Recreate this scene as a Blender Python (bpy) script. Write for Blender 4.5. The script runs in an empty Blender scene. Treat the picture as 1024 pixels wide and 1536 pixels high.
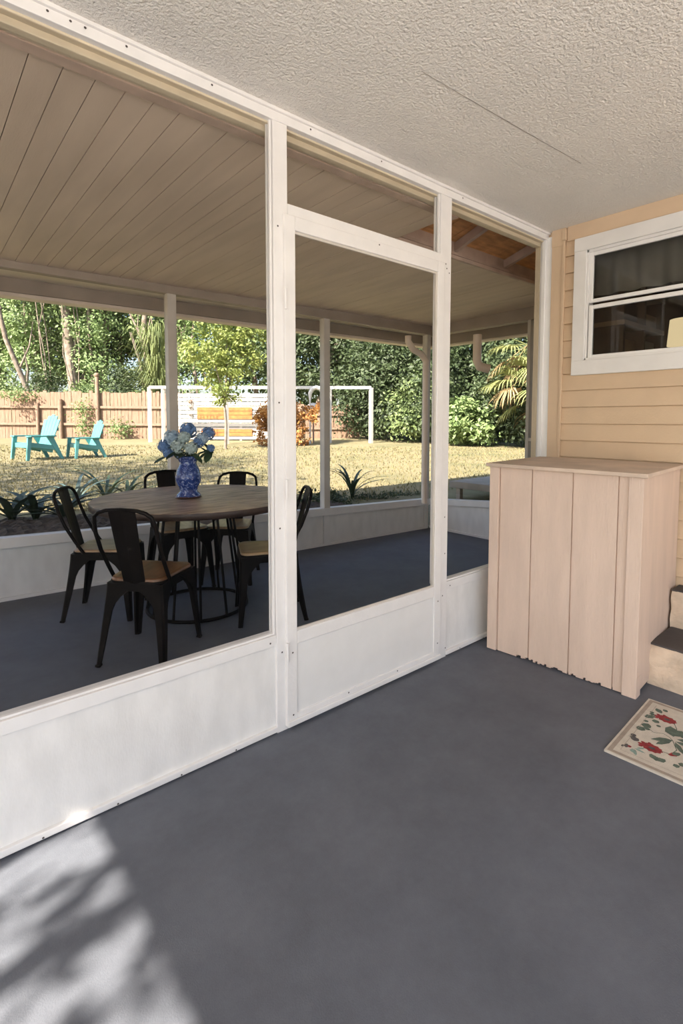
import bpy, math, random
from mathutils import Vector, Matrix
import numpy as np
R = random.Random(7)
scene = bpy.context.scene
col = scene.collection
PI = math.pi

# ------------------------------------------------------------------ materials
def newmat(name):
    m = bpy.data.materials.new(name); m.use_nodes = True
    nt = m.node_tree; nt.nodes.clear()
    out = nt.nodes.new('ShaderNodeOutputMaterial')
    return m, nt, out

def L(nt, a, b): nt.links.new(a, b)

def pmat(name, c, rough=.6, var=.08, scale=6., bump=0., bscale=60., c2=None, stretch=(1, 1, 1), spec=.5, metal=0., detail=4., contrast=(.35, .65), trans=0., grain=.5):
    """painted / natural surface: two tones mixed by noise, plus a fine bump"""
    m, nt, out = newmat(name)
    b = nt.nodes.new('ShaderNodeBsdfPrincipled')
    tc = nt.nodes.new('ShaderNodeTexCoord'); mp = nt.nodes.new('ShaderNodeMapping')
    mp.inputs['Scale'].default_value = stretch
    L(nt, tc.outputs['Object'], mp.inputs['Vector'])
    n = nt.nodes.new('ShaderNodeTexNoise'); n.inputs['Scale'].default_value = scale; n.inputs['Detail'].default_value = detail; n.inputs['Roughness'].default_value = grain
    L(nt, mp.outputs['Vector'], n.inputs['Vector'])
    r = nt.nodes.new('ShaderNodeValToRGB')
    a = c2 if c2 else tuple(x * (1 - var) for x in c)
    b2 = c if c2 else tuple(min(1, x * (1 + var)) for x in c)
    r.color_ramp.elements[0].position = contrast[0]; r.color_ramp.elements[1].position = contrast[1]
    r.color_ramp.elements[0].color = (*a, 1); r.color_ramp.elements[1].color = (*b2, 1)
    L(nt, n.outputs['Fac'], r.inputs['Fac']); L(nt, r.outputs['Color'], b.inputs['Base Color'])
    b.inputs['Roughness'].default_value = rough; b.inputs['Metallic'].default_value = metal
    b.inputs['Specular IOR Level'].default_value = spec
    if bump:
        n2 = nt.nodes.new('ShaderNodeTexNoise'); n2.inputs['Scale'].default_value = bscale; n2.inputs['Detail'].default_value = 3
        L(nt, mp.outputs['Vector'], n2.inputs['Vector'])
        bp = nt.nodes.new('ShaderNodeBump'); bp.inputs['Strength'].default_value = bump; bp.inputs['Distance'].default_value = .01
        L(nt, n2.outputs['Fac'], bp.inputs['Height']); L(nt, bp.outputs['Normal'], b.inputs['Normal'])
    if trans:
        t = nt.nodes.new('ShaderNodeBsdfTranslucent'); mx = nt.nodes.new('ShaderNodeMixShader')
        L(nt, r.outputs['Color'], t.inputs['Color']); mx.inputs['Fac'].default_value = trans
        L(nt, b.outputs['BSDF'], mx.inputs[1]); L(nt, t.outputs['BSDF'], mx.inputs[2]); L(nt, mx.outputs['Shader'], out.inputs['Surface'])
    else:
        L(nt, b.outputs['BSDF'], out.inputs['Surface'])
    return m

def glassmat(name, tint=(.80, .81, .80), refl=1.45):
    m, nt, out = newmat(name)
    t = nt.nodes.new('ShaderNodeBsdfTransparent'); t.inputs['Color'].default_value = (*tint, 1)
    g = nt.nodes.new('ShaderNodeBsdfGlossy'); g.inputs['Roughness'].default_value = .02
    f = nt.nodes.new('ShaderNodeFresnel'); f.inputs['IOR'].default_value = refl
    mx = nt.nodes.new('ShaderNodeMixShader')
    L(nt, f.outputs['Fac'], mx.inputs['Fac']); L(nt, t.outputs['BSDF'], mx.inputs[1]); L(nt, g.outputs['BSDF'], mx.inputs[2])
    L(nt, mx.outputs['Shader'], out.inputs['Surface'])
    return m

def screenmat(name, cover=.12):
    """charcoal insect screening: the thin threads cover a small share of the area"""
    m, nt, out = newmat(name)
    t = nt.nodes.new('ShaderNodeBsdfTransparent')
    d = nt.nodes.new('ShaderNodeBsdfDiffuse'); d.inputs['Color'].default_value = (.02, .02, .02, 1)
    mx = nt.nodes.new('ShaderNodeMixShader'); mx.inputs['Fac'].default_value = cover
    L(nt, t.outputs['BSDF'], mx.inputs[1]); L(nt, d.outputs['BSDF'], mx.inputs[2]); L(nt, mx.outputs['Shader'], out.inputs['Surface'])
    return m

def emitmat(name, c, s):
    m, nt, out = newmat(name)
    e = nt.nodes.new('ShaderNodeEmission'); e.inputs['Color'].default_value = (*c, 1); e.inputs['Strength'].default_value = s
    L(nt, e.outputs['Emission'], out.inputs['Surface'])
    return m

def vasemat(name):
    m, nt, out = newmat(name)
    b = nt.nodes.new('ShaderNodeBsdfPrincipled'); b.inputs['Roughness'].default_value = .18
    tc = nt.nodes.new('ShaderNodeTexCoord')
    n = nt.nodes.new('ShaderNodeTexNoise'); n.inputs['Scale'].default_value = 38; n.inputs['Detail'].default_value = 5; n.inputs['Distortion'].default_value = 1.6
    L(nt, tc.outputs['Object'], n.inputs['Vector'])
    r = nt.nodes.new('ShaderNodeValToRGB')
    r.color_ramp.elements[0].position = .45; r.color_ramp.elements[0].color = (.012, .035, .17, 1)
    r.color_ramp.elements[1].position = .70; r.color_ramp.elements[1].color = (.42, .50, .66, 1)
    e = r.color_ramp.elements.new(.55); e.color = (.03, .08, .32, 1)
    L(nt, n.outputs['Fac'], r.inputs['Fac']); L(nt, r.outputs['Color'], b.inputs['Base Color']); L(nt, b.outputs['BSDF'], out.inputs['Surface'])
    return m

M = {}
M['white'] = pmat('white_paint', (0.77, 0.75, 0.735), .45, .03, 9, .08, 90)
M['white_panel'] = pmat('white_textured_panel', (0.75, 0.735, 0.715), .7, .05, 14, .12, 150, stretch=(1, 1, .4))
M['screw'] = pmat('dark_screw', (.06, .05, .045), .5, .1, 40)
M['tanwood'] = pmat('cream_frame_wood', (.60, .51, .37), .55, .05, 8, .06, 60)
M['greyframe'] = pmat('grey_frame_paint', (0.588, 0.546, 0.490), .55, .06, 8, .08, 60)
M['stucco'] = pmat('stucco_ceiling', (0.8, 0.765, 0.715), .9, .03, 3, 1., 105)
M['seam'] = pmat('ceiling_seam', (.30, .27, .24), .9, .1, 20)
M['floor'] = pmat('painted_concrete_floor', (0.138, 0.150, 0.176), .62, .12, 2.2, .12, 260, c2=(0.099, 0.107, 0.128), detail=12, spec=.2, grain=.78)
M['planks'] = pmat('painted_ceiling_planks', (0.666, 0.535, 0.419), .6, .1, 2.5, .1, 60, c2=(0.567, 0.455, 0.356), stretch=(3, .5, 1))
M['header'] = pmat('taupe_beam_paint', (0.337, 0.276, 0.224), .6, .08, 5, .08, 50)
M['soffit'] = pmat('cream_soffit_paint', (0.8, 0.7, 0.56), .6, .05, 5)
M['rust'] = pmat('rusty_brown_boards', (0.598, 0.312, 0.130), .75, .2, 8, .15, 40, stretch=(1, 4, 1))
M['fasciabrown'] = pmat('brown_grey_board', (0.500, 0.375, 0.300), .7, .12, 8)
M['siding'] = pmat('tan_siding_paint', (.62, .465, .315), .6, .035, 5, .12, 90)
M['corner'] = pmat('tan_corner_board', (.64, .48, .33), .6, .03, 6, .06, 60)
M['trimwhite'] = pmat('white_window_paint', (0.75, 0.735, 0.72), .5, .03, 9)
M['vinyl'] = pmat('white_window_sash', (0.8, 0.79, 0.78), .35, .02, 9)
M['glass'] = glassmat('window_glass')
M['screen'] = screenmat('insect_screen', .055)
M['boxpaint'] = pmat('pinkish_beige_paint', (.67, .52, .425), .62, .05, 5, .3, 45, stretch=(3, 3, .5))
M['boxlid'] = pmat('worn_beige_lid', (.60, .475, .38), .65, .10, 7, .2, 60)
M['chip'] = pmat('bare_wood_chip', (.16, .11, .08), .8, .2, 30)
M['stepside'] = pmat('cream_rough_concrete', (.62, .50, .385), .85, .16, 9, .9, 26)
M['tread'] = pmat('dark_grey_tread_paint', (0.058, 0.052, 0.053), .7, .15, 5, .3, 90)
M['mat'] = pmat('cream_woven_mat', (.60, .55, .47), .9, .06, 30, .5, 350)
M['matborder'] = pmat('taupe_mat_border', (.36, .30, .245), .9, .08, 30, .5, 350)
M['matred'] = pmat('red_mat_flower', (0.27, 0.028, 0.03), .9, .25, 90, .4, 350)
M['matgreen'] = pmat('green_mat_leaf', (.10, .135, .105), .9, .2, 60, .4, 350)
M['matteal'] = pmat('pale_teal_mat_leaf', (.26, .36, .31), .9, .2, 60, .4, 350)
M['matdark'] = pmat('charcoal_mat_bud', (.09, .085, .085), .9, .2, 60, .4, 350)
M['metal'] = pmat('dark_bronze_metal', (.008, .0065, .006), .45, .3, 14, .05, 70, metal=.0, spec=.08)
M['tabletop'] = pmat('brown_tabletop_wood', (0.475, 0.333, 0.234), .42, .3, 6, .25, 40, c2=(0.151, 0.097, 0.069), stretch=(1.0, 6, 1), contrast=(.36, .6))
M['tableedge'] = pmat('dark_table_edge', (.035, .02, .015), .5, .2, 20)
M['seatwood'] = pmat('brown_seat_wood', (.24, .12, .055), .36, .2, 6, .05, 60, c2=(.13, .062, .03), stretch=(6, 1, 1))
M['seatwood2'] = pmat('honey_seat_wood', (.42, .27, .13), .36, .15, 6, .05, 60, c2=(.27, .16, .08), stretch=(6, 1, 1))
M['vase'] = vasemat('blue_glazed_pottery')
M['vasefoot'] = pmat('brown_vase_foot', (.06, .02, .015), .3, .2, 20)
M['petal0'] = pmat('pale_blue_petals', (.42, .56, .70), .7, .1, 30, trans=.2)
M['petal1'] = pmat('mid_blue_petals', (.16, .29, .55), .7, .15, 30, trans=.2)
M['petal2'] = pmat('greenish_white_petals', (.50, .62, .62), .7, .1, 30, trans=.2)
M['silkleaf'] = pmat('dark_green_silk_leaf', (.035, .075, .035), .6, .3, 30)
M['teal'] = pmat('teal_plastic', (0.095, 0.295, 0.285), .45, .06, 6)
M['fence'] = pmat('weathered_cedar', (0.306, 0.200, 0.140), .8, .2, 6, .2, 40, c2=(0.204, 0.128, 0.085), stretch=(5, 5, .5))
M['fencerail'] = pmat('cedar_rail', (0.249, 0.170, 0.121), .8, .15, 8)
M['goalwhite'] = pmat('white_pipe', (0.595, 0.581, 0.560), .4, .03, 8)
M['orange'] = pmat('orange_boards', (0.440, 0.187, 0.050), .7, .25, 9, c2=(0.341, 0.121, 0.033))
M['net'] = pmat('grey_net_cord', (.32, .30, .28), .9, .1, 8)
M['trunk'] = pmat('pale_bark', (0.314, 0.257, 0.207), .9, .2, 6, .6, 16, c2=(0.165, 0.128, 0.099))
M['stem'] = pmat('brown_stem', (.14, .10, .07), .9, .2, 10)
M['leafA'] = pmat('mid_green_leaves', (0.244, 0.314, 0.122), .55, .2, 1.6, c2=(0.110, 0.169, 0.064), trans=.25)
M['leafB'] = pmat('dark_green_leaves', (0.089, 0.124, 0.053), .55, .2, 1.8, c2=(0.043, 0.068, 0.029), trans=.22)
M['leafC'] = pmat('bright_yellow_green_leaves', (0.380, 0.429, 0.132), .55, .2, 2.5, c2=(0.214, 0.280, 0.075), trans=.3)
M['leafD'] = pmat('fresh_green_leaves', (0.302, 0.404, 0.169), .55, .2, 2.5, c2=(0.146, 0.225, 0.077), trans=.25)
M['leafR'] = pmat('dry_orange_leaves', (0.55, 0.29, 0.085), .8, .2, 3, c2=(0.36, 0.17, 0.06), trans=.2)
M['palm'] = pmat('yellow_green_frond', (0.312, 0.330, 0.130), .5, .2, 3, c2=(0.174, 0.209, 0.078), trans=.2)
M['palmdry'] = pmat('dry_frond', (0.358, 0.257, 0.129), .8, .2, 4)
M['weep'] = pmat('grassy_green_strands', (0.211, 0.248, 0.093), .6, .2, 2, c2=(0.124, 0.161, 0.062), trans=.2)
M['strap'] = pmat('dark_strap_leaf', (0.043, 0.071, 0.037), .45, .3, 9, trans=.1)
M['strapblue'] = pmat('blue_green_strap_leaf', (0.099, 0.155, 0.149), .45, .25, 9, trans=.1)
M['lawn'] = pmat('dry_lawn', (0.221, 0.188, 0.101), .95, .15, .9, .9, 55, c2=(0.132, 0.130, 0.060), detail=9, contrast=(.30, .55))
M['blade'] = pmat('dry_grass_blades', (0.258, 0.224, 0.114), .9, .2, 2.0, c2=(0.204, 0.184, 0.086), trans=.2)
M['mulch'] = pmat('dark_mulch', (0.120, 0.088, 0.064), .95, .3, 26, 1., 40, c2=(0.044, 0.032, 0.024))
M['concrete'] = pmat('pale_bounce_ground', (0.62, 0.61, 0.58), .9, .08, 2, .3, 50)  # pale so that the unseen ground throws light up to the porch ceiling
M['roof'] = pmat('grey_roofing', (.22, .21, .20), .9, .1, 8)
M['bench'] = pmat('weathered_grey_board', (.42, .37, .31), .75, .12, 5, .1, 40, stretch=(4, 1, 1))
M['gutter'] = pmat('beige_gutter_paint', (0.807, 0.683, 0.574), .5, .05, 6)
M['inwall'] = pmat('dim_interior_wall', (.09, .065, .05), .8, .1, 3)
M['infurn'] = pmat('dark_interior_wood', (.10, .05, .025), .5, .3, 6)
M['intan'] = pmat('interior_tan_wood', (.34, .20, .10), .5, .2, 6)
M['curtain'] = pmat('grey_curtain', (.40, .36, .31), .9, .06, 8, trans=.15)
M['lampshade'] = emitmat('lit_lamp_shade', (1., .78, .45), .62)

# ------------------------------------------------------------------ mesh builder
class MB:
    def __init__(s): s.v = []; s.f = []; s.m = []; s.s = []
    def add(s, verts, faces, mat=0, smooth=False):
        o = len(s.v); s.v += [tuple(v) for v in verts]
        for f in faces: s.f.append(tuple(i + o for i in f)); s.m.append(mat); s.s.append(smooth)
        return s
    def box(s, x0, x1, y0, y1, z0, z1, mat=0):
        if x0 > x1: x0, x1 = x1, x0
        if y0 > y1: y0, y1 = y1, y0
        if z0 > z1: z0, z1 = z1, z0
        v = [(x0, y0, z0), (x1, y0, z0), (x1, y1, z0), (x0, y1, z0), (x0, y0, z1), (x1, y0, z1), (x1, y1, z1), (x0, y1, z1)]
        return s.hexa(v, mat)
    def hexa(s, v, mat=0):
        return s.add(v, [(0, 3, 2, 1), (4, 5, 6, 7), (0, 1, 5, 4), (1, 2, 6, 5), (2, 3, 7, 6), (3, 0, 4, 7)], mat)
    def bar(s, a, b, w, h, up=(0, 0, 1), mat=0):
        """rectangular bar from a to b, w across, h along up"""
        a = Vector(a); b = Vector(b); d = (b - a).normalized(); up = Vector(up)
        sd = d.cross(up).normalized(); u = sd.cross(d).normalized()
        v = []
        for p in (a, b):
            for i, j in ((-1, -1), (1, -1), (1, 1), (-1, 1)): v.append(p + sd * (w / 2 * i) + u * (h / 2 * j))
        return s.add(v, [(0, 1, 2, 3), (7, 6, 5, 4), (0, 4, 5, 1), (1, 5, 6, 2), (2, 6, 7, 3), (3, 7, 4, 0)], mat)
    def tube(s, path, r, seg=8, mat=0, cap=True):
        P = [Vector(p) for p in path]; n = len(P)
        rr = r if isinstance(r, (list, tuple)) else [r] * n
        t0 = (P[1] - P[0]).normalized()
        ref = Vector((0, 0, 1)) if abs(t0.z) < .9 else Vector((1, 0, 0))
        nrm = t0.cross(ref).normalized(); v = []
        for i in range(n):
            t = (P[min(i + 1, n - 1)] - P[max(i - 1, 0)]).normalized()
            nrm = (nrm - t * nrm.dot(t)).normalized(); bn = t.cross(nrm)
            for k in range(seg):
                a = 2 * PI * k / seg; v.append(P[i] + (nrm * math.cos(a) + bn * math.sin(a)) * rr[i])
        f = []
        for i in range(n - 1):
            for k in range(seg):
                k2 = (k + 1) % seg; f.append((i * seg + k, i * seg + k2, (i + 1) * seg + k2, (i + 1) * seg + k))
        s.add(v, f, mat, True)
        if cap:
            s.add(v[:seg], [tuple(range(seg))[::-1]], mat); s.add(v[-seg:], [tuple(range(seg))], mat)
        return s
    def ring(s, c, R_, r, seg=48, rs=8, mat=0):
        v = []; f = []
        for i in range(seg):
            a = 2 * PI * i / seg
            for k in range(rs):
                b = 2 * PI * k / rs; q = R_ + r * math.cos(b)
                v.append((c[0] + q * math.cos(a), c[1] + q * math.sin(a), c[2] + r * math.sin(b)))
        for i in range(seg):
            for k in range(rs):
                i2 = (i + 1) % seg; k2 = (k + 1) % rs
                f.append((i * rs + k, i2 * rs + k, i2 * rs + k2, i * rs + k2))
        return s.add(v, f, mat, True)
    def lathe(s, prof, c=(0, 0, 0), seg=40, mat=0, smooth=True):
        v = []; f = []; n = len(prof)
        for r, z in prof:
            for k in range(seg):
                a = 2 * PI * k / seg; v.append((c[0] + r * math.cos(a), c[1] + r * math.sin(a), c[2] + z))
        for i in range(n - 1):
            for k in range(seg):
                k2 = (k + 1) % seg; f.append((i * seg + k, i * seg + k2, (i + 1) * seg + k2, (i + 1) * seg + k))
        s.add(v, f, mat, smooth)
        if prof[0][0] > 1e-4: s.add(v[:seg], [tuple(range(seg))[::-1]], mat)
        if prof[-1][0] > 1e-4: s.add(v[-seg:], [tuple(range(seg))], mat)
        return s
    def prism(s, poly, z0, z1, mat=0, mat_top=None):
        n = len(poly); v = [(x, y, z0) for x, y in poly] + [(x, y, z1) for x, y in poly]
        s.add(v, [tuple(range(n))[::-1]] + [(i, (i + 1) % n, n + (i + 1) % n, n + i) for i in range(n)], mat)
        return s.add(v[n:], [tuple(range(n))], mat if mat_top is None else mat_top)
    def loft(s, rings, mat=0, smooth=False, cap=True):
        n = len(rings[0]); v = [p for r in rings for p in r]; f = []
        for i in range(len(rings) - 1):
            for k in range(n):
                k2 = (k + 1) % n; f.append((i * n + k, i * n + k2, (i + 1) * n + k2, (i + 1) * n + k))
        s.add(v, f, mat, smooth)
        if cap:
            s.add(rings[0], [tuple(range(n))[::-1]], mat); s.add(rings[-1], [tuple(range(n))], mat)
        return s
    def ribbon(s, pts, widths, side, mat=0):
        """a leaf blade along pts, folded slightly along its middle"""
        sd = Vector(side); v = []; f = []
        for p, w in zip(pts, widths):
            p = Vector(p); v += [p - sd * w / 2, p + Vector((0, 0, -w * .18)), p + sd * w / 2]
        for i in range(len(pts) - 1):
            a = i * 3; f += [(a, a + 1, a + 4, a + 3), (a + 1, a + 2, a + 5, a + 4)]
        return s.add(v, f, mat, True)
    def ball(s, c, r, seg=14, rings=8, mat=0, sq=(1, 1, 1)):
        v = [(c[0], c[1], c[2] - r * sq[2])]
        for i in range(1, rings):
            a = -PI / 2 + PI * i / rings
            for k in range(seg):
                b = 2 * PI * k / seg
                v.append((c[0] + r * sq[0] * math.cos(a) * math.cos(b), c[1] + r * sq[1] * math.cos(a) * math.sin(b), c[2] + r * sq[2] * math.sin(a)))
        v.append((c[0], c[1], c[2] + r * sq[2])); f = []
        for k in range(seg): f.append((0, 1 + (k + 1) % seg, 1 + k))
        for i in range(rings - 2):
            for k in range(seg):
                k2 = (k + 1) % seg; a = 1 + i * seg; f.append((a + k, a + k2, a + seg + k2, a + seg + k))
        a = 1 + (rings - 2) * seg
        for k in range(seg): f.append((a + k, a + (k + 1) % seg, len(v) - 1))
        return s.add(v, f, mat, True)
    def build(s, name, mats, parent=None, local=False, bevel=0):
        if not isinstance(mats, (list, tuple)): mats = [mats]
        off = Vector((0, 0, 0))
        if parent is not None and not local:
            p = parent
            while p is not None: off += p.location; p = p.parent
        me = bpy.data.meshes.new(name)
        me.from_pydata([tuple(Vector(v) - off) for v in s.v] if off.length else s.v, [], s.f)
        for m in mats: me.materials.append(m)
        me.polygons.foreach_set('material_index', s.m); me.polygons.foreach_set('use_smooth', s.s)
        me.update()
        o = bpy.data.objects.new(name, me); col.objects.link(o)
        if parent is not None: o.parent = parent
        if bevel:
            bv = o.modifiers.new('bevel', 'BEVEL'); bv.width = bevel; bv.segments = 2; bv.limit_method = 'ANGLE'; bv.angle_limit = math.radians(40)
        return o

def empty(name, loc, rz=0.):
    o = bpy.data.objects.new(name, None); col.objects.link(o); o.location = loc; o.rotation_euler = (0, 0, rz); o.empty_display_size = .1
    return o
def tag(o, label, cat, group=None, kind=None):
    o['label'] = label; o['category'] = cat
    if group: o['group'] = group
    if kind: o['kind'] = kind
    return o
def struct(o, label, cat): return tag(o, label, cat, None, 'structure')
def copy_tree(o, parent=None):
    c = o.copy(); col.objects.link(c)
    if parent is not None: c.parent = parent
    for ch in list(o.children): copy_tree(ch, c)
    return c

# ------------------------------------------------------------------ camera
CAM = Vector((-3.20444, -1.77121, 1.3)); F_PX, CX, CY = 779.075, 522.978, 681.257
pit, rol, yaw = .0652, .0015, .8631
fw = Vector((math.cos(yaw) * math.cos(pit), math.sin(yaw) * math.cos(pit), -math.sin(pit)))
rt0 = Vector((math.sin(yaw), -math.cos(yaw), 0)); up0 = rt0.cross(fw)
rt = rt0 * math.cos(rol) + up0 * math.sin(rol); up = -rt0 * math.sin(rol) + up0 * math.cos(rol)
cd = bpy.data.cameras.new('camera'); cam = bpy.data.objects.new('camera', cd); col.objects.link(cam)
cam.matrix_world = Matrix(((rt.x, up.x, -fw.x, CAM.x), (rt.y, up.y, -fw.y, CAM.y), (rt.z, up.z, -fw.z, CAM.z), (0, 0, 0, 1)))
cd.sensor_fit = 'VERTICAL'; cd.sensor_height = 36; cd.lens = F_PX / 1536 * 36
cd.shift_x = (512 - CX) / 1536; cd.shift_y = (CY - 768) / 1536
cd.clip_start = .02; cd.clip_end = 300
scene.camera = cam

def yard_z(x, y): return .30 + .13 * max(0, min(1, (.6 - x) / 3.2)) * max(0, 1 - max(0, y - 3.2) / 6) + .015 * max(0, y - 2.6) + .009 * max(0, min(x, 20))
def at(px, depth):
    """a spot in the yard: direction read off the photograph, distance chosen"""
    p = CAM + (fw + rt * ((px - CX) / F_PX)) * depth
    return Vector((p.x, p.y, yard_z(p.x, p.y)))

# ------------------------------------------------------------------ setting: floors, ceilings, roof
XE = -5.42            # west edge of the near porch
XO = -8.6             # west end of the outer porch, stretched out of view to keep sunlight off
b = MB(); b.box(XE, 0, -4.2, .03, -.15, 0); b.prism([(XO, .03), (1.75, .03), (1.75, 2.27), (1.56, 2.335), (XO, 2.98)], -.15, 0)
struct(b.build('floor', M['floor']), 'dark blue-grey painted concrete porch floor', 'floor')
b = MB(); b.box(XE, 0.0, -4.2, .05, 2.5, 2.6)
ce = b.build('ceiling', M['stucco']); struct(ce, 'off-white stucco ceiling of the near porch', 'ceiling')
b = MB()
b.hexa([(-1.80, -.5125, 2.4988), (-1.27, -.5385, 2.4988), (-1.27, -.535, 2.4988), (-1.80, -.511, 2.4988), (-1.80, -.5125, 2.5), (-1.27, -.5385, 2.5), (-1.27, -.535, 2.5), (-1.80, -.511, 2.5)])
b.hexa([(-1.27, -.5385, 2.4988), (-.75, -.5685, 2.4988), (-.75, -.566, 2.4988), (-1.27, -.535, 2.4988), (-1.27, -.5385, 2.5), (-.75, -.5685, 2.5), (-.75, -.566, 2.5), (-1.27, -.535, 2.5)])
b.build('ceiling_seam', M['seam'], ce)

# outer porch ceiling: planks run away from the screen wall, gently down to the outer wall
def pz(y): return 2.447 - .0165 * y
b = MB(); x = -8.5125; NOTCH = (-.80, .58)
while x < 1.72:
    x2 = min(x + .0945, 1.72); y0 = .09; y1 = 2.33 + .0635 * (1.56 - x) + .02
    if x > NOTCH[0] - .02: y0 = NOTCH[1]
    dz = R.uniform(0, .003)
    b.hexa([(x, y0, pz(y0) + dz), (x2, y0, pz(y0) + dz), (x2, y1, pz(y1) + dz), (x, y1, pz(y1) + dz),
            (x, y0, pz(y0) + .02), (x2, y0, pz(y0) + .02), (x2, y1, pz(y1) + .02), (x, y1, pz(y1) + .02)])
    x += .0975
pc = b.build('ceiling_porch', M['planks']); struct(pc, 'beige painted plank ceiling of the screened outer porch', 'ceiling')
b = MB(); b.hexa([(-8.5, .09, 2.468), (NOTCH[0] - .01, .09, 2.468), (NOTCH[0] - .01, 2.3, 2.432), (-8.5, 2.9, 2.428), (-8.5, .09, 2.49), (NOTCH[0] - .01, .09, 2.49), (NOTCH[0] - .01, 2.3, 2.45), (-8.5, 2.9, 2.45)])
b.hexa([(NOTCH[0] - .01, NOTCH[1], 2.462), (1.72, NOTCH[1], 2.462), (1.72, 2.3, 2.432), (NOTCH[0] - .01, 2.3, 2.432), (NOTCH[0] - .01, NOTCH[1], 2.48), (1.72, NOTCH[1], 2.48), (1.72, 2.3, 2.45), (NOTCH[0] - .01, 2.3, 2.45)])
b.build('groove_backing', M['fasciabrown'], pc)
b = MB(); b.bar((NOTCH[0] - .02, NOTCH[1] - .008, 2.437), (1.72, NOTCH[1] - .008, 2.437), .022, .024); b.bar((-5.4, .125, 2.437), (NOTCH[0], .125, 2.437), .05, .016)
b.build('ceiling_edge_batten', M['fasciabrown'], pc)

# the old eave seen through the gap in the plank ceiling
ev = empty('trim_eave', (.4, .3, 2.45)); struct(ev, 'rusty brown eave with rafters seen through the gap over the corner', 'eave')
b = MB(); b.box(NOTCH[0] - .03, 1.75, .62, .645, 2.44, 2.575); b.box(NOTCH[0] - .03, NOTCH[0] - .01, .08, .63, 2.46, 2.72); b.build('fascia_board', M['fasciabrown'], ev)
b = MB(); x = NOTCH[0]
while x < 1.72:
    b.hexa([(x, .06, 2.69), (x + .135, .06, 2.69), (x + .135, .64, 2.565), (x, .64, 2.565), (x, .06, 2.71), (x + .135, .06, 2.71), (x + .135, .64, 2.585), (x, .64, 2.585)]); x += .14
b.build('roof_deck', M['rust'], ev)
for x in (-.26, .36, .98):
    b = MB(); b.bar((x, .06, 2.65), (x + .1, .62, 2.53), .03, .06); b.build('rafter', M['fasciabrown'], ev)
b = MB(); b.box(NOTCH[0] - .03, 1.75, .05, .09, 2.50, 2.72); b.build('header_board', M['rust'], ev)

b = MB(); b.box(XE, 2.25, -4.2, .1, 2.86, 2.96); b.prism([(XO, .1), (2.25, .1), (2.25, 2.85), (XO, 3.5)], 2.86, 2.96)
struct(b.build('roof', M['roof']), 'flat porch roof over the two porches', 'roof')

# ------------------------------------------------------------------ screen wall between the porches
Y1 = .045
wf = empty('wall_front', (-2.0, 0, 0)); struct(wf, 'white framed screen wall dividing the two porches', 'screen wall')
def screws(b, pts, y=-.0015, r=.004):
    for x, z in pts:
        v = [(x + r * math.cos(k * PI / 4), y, z + r * math.sin(k * PI / 4)) for k in range(8)]
        b.add(v, [tuple(range(8))], 1)
b = MB(); b.box(XE, .0, -.004, Y1, 2.4547, 2.5); b.box(XE, 0, -.016, -.004, 2.487, 2.5)
screws(b, [(x, 2.478) for x in (-2.92, -2.84, -2.78, -2.74, -2.62, -2.33, -1.9, -1.5, -.9)], -.0055); b.build('header', [M['white'], M['screw']], wf, bevel=.002)
b = MB(); b.box(XE, 0, Y1, .075, 2.425, 2.47); b.box(XE, 0, .078, .105, 2.435, 2.48); b.box(XE, 0, .02, .05, 2.447, 2.456)
b.build('header_molding', M['tanwood'], wf, bevel=.003)
for x0, x1, nm in ((-2.077, -2.012, 0), (-1.068, -.983, 1), (XE, XE + .07, 2), (-3.78, -3.71, 3)):
    b = MB(); b.box(x0, x1, 0, Y1, 0, 2.456); b.box(x0 - .012, x0 - .002, .008, .02, .42, 2.456); b.box(x0 - .012, x0, .028, .04, .42, 2.456)
    if nm == 0: screws(b, [(-2.058, 2.06), (-2.058, 1.37), (-2.052, .34), (-2.058, .86)])
    if nm == 1: screws(b, [(-1.028, 2.112), (-1.04, 2.10), (-1.02, 2.09), (-1.0, 2.07), (-1.01, .78), (-1.005, .58), (-1.02, .35), (-.99, .05)])
    b.build('post', [M['white'], M['screw']], wf, bevel=.002)
def bay(x0, x1, seed):
    b = MB(); b.box(x0, x1, .002, Y1, .374, .418); b.box(x0, x1, .012, .05, .418, .426); screws(b, [(x0 + .03, .392), (x1 - .03, .392)], .0005)
    b.build('sill_rail', [M['white'], M['screw']], wf, bevel=.002)
    b = MB(); b.box(x0, x1, .012, .035, .016, .376); b.build('kick_panel', M['white_panel'], wf)
    b = MB(); b.box(x0, x1, -.004, .035, .007, .03); n = int((x1 - x0) / .22)
    screws(b, [(x0 + .12 + i * .22, .014) for i in range(n)], -.0055, .0035); b.build('bottom_strip', [M['white'], M['screw']], wf, bevel=.003)
    b = MB(); b.box(x0, x1, .0245, .0255, .426, 2.452); b.build('screen', M['screen'], wf)
bay(-3.71, -2.077, 1); bay(XE + .07, -3.78, 2); bay(-.983, -.012, 3)
# transom over the door
b = MB(); b.box(-2.012, -1.068, -.001, Y1, 2.112, 2.158); b.build('transom_bar', M['white'], wf, bevel=.002)
b = MB(); b.box(-2.012, -1.068, .0245, .0255, 2.158, 2.452); b.build('screen', M['screen'], wf)
# corner jamb
b = MB(); b.box(-.014, 0, -.035, Y1, 0, 2.47); b.box(-.026, -.012, 0.004, .03, 0, 2.456); b.build('corner_jamb', M['vinyl'], wf, bevel=.002)
b = MB(); b.box(-.016, .0, Y1, .060, .40, 2.44); b.box(-.008, .0, .064, .084, .40, 2.46); b.build('jamb_molding', M['tanwood'], wf, bevel=.002)

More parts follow.
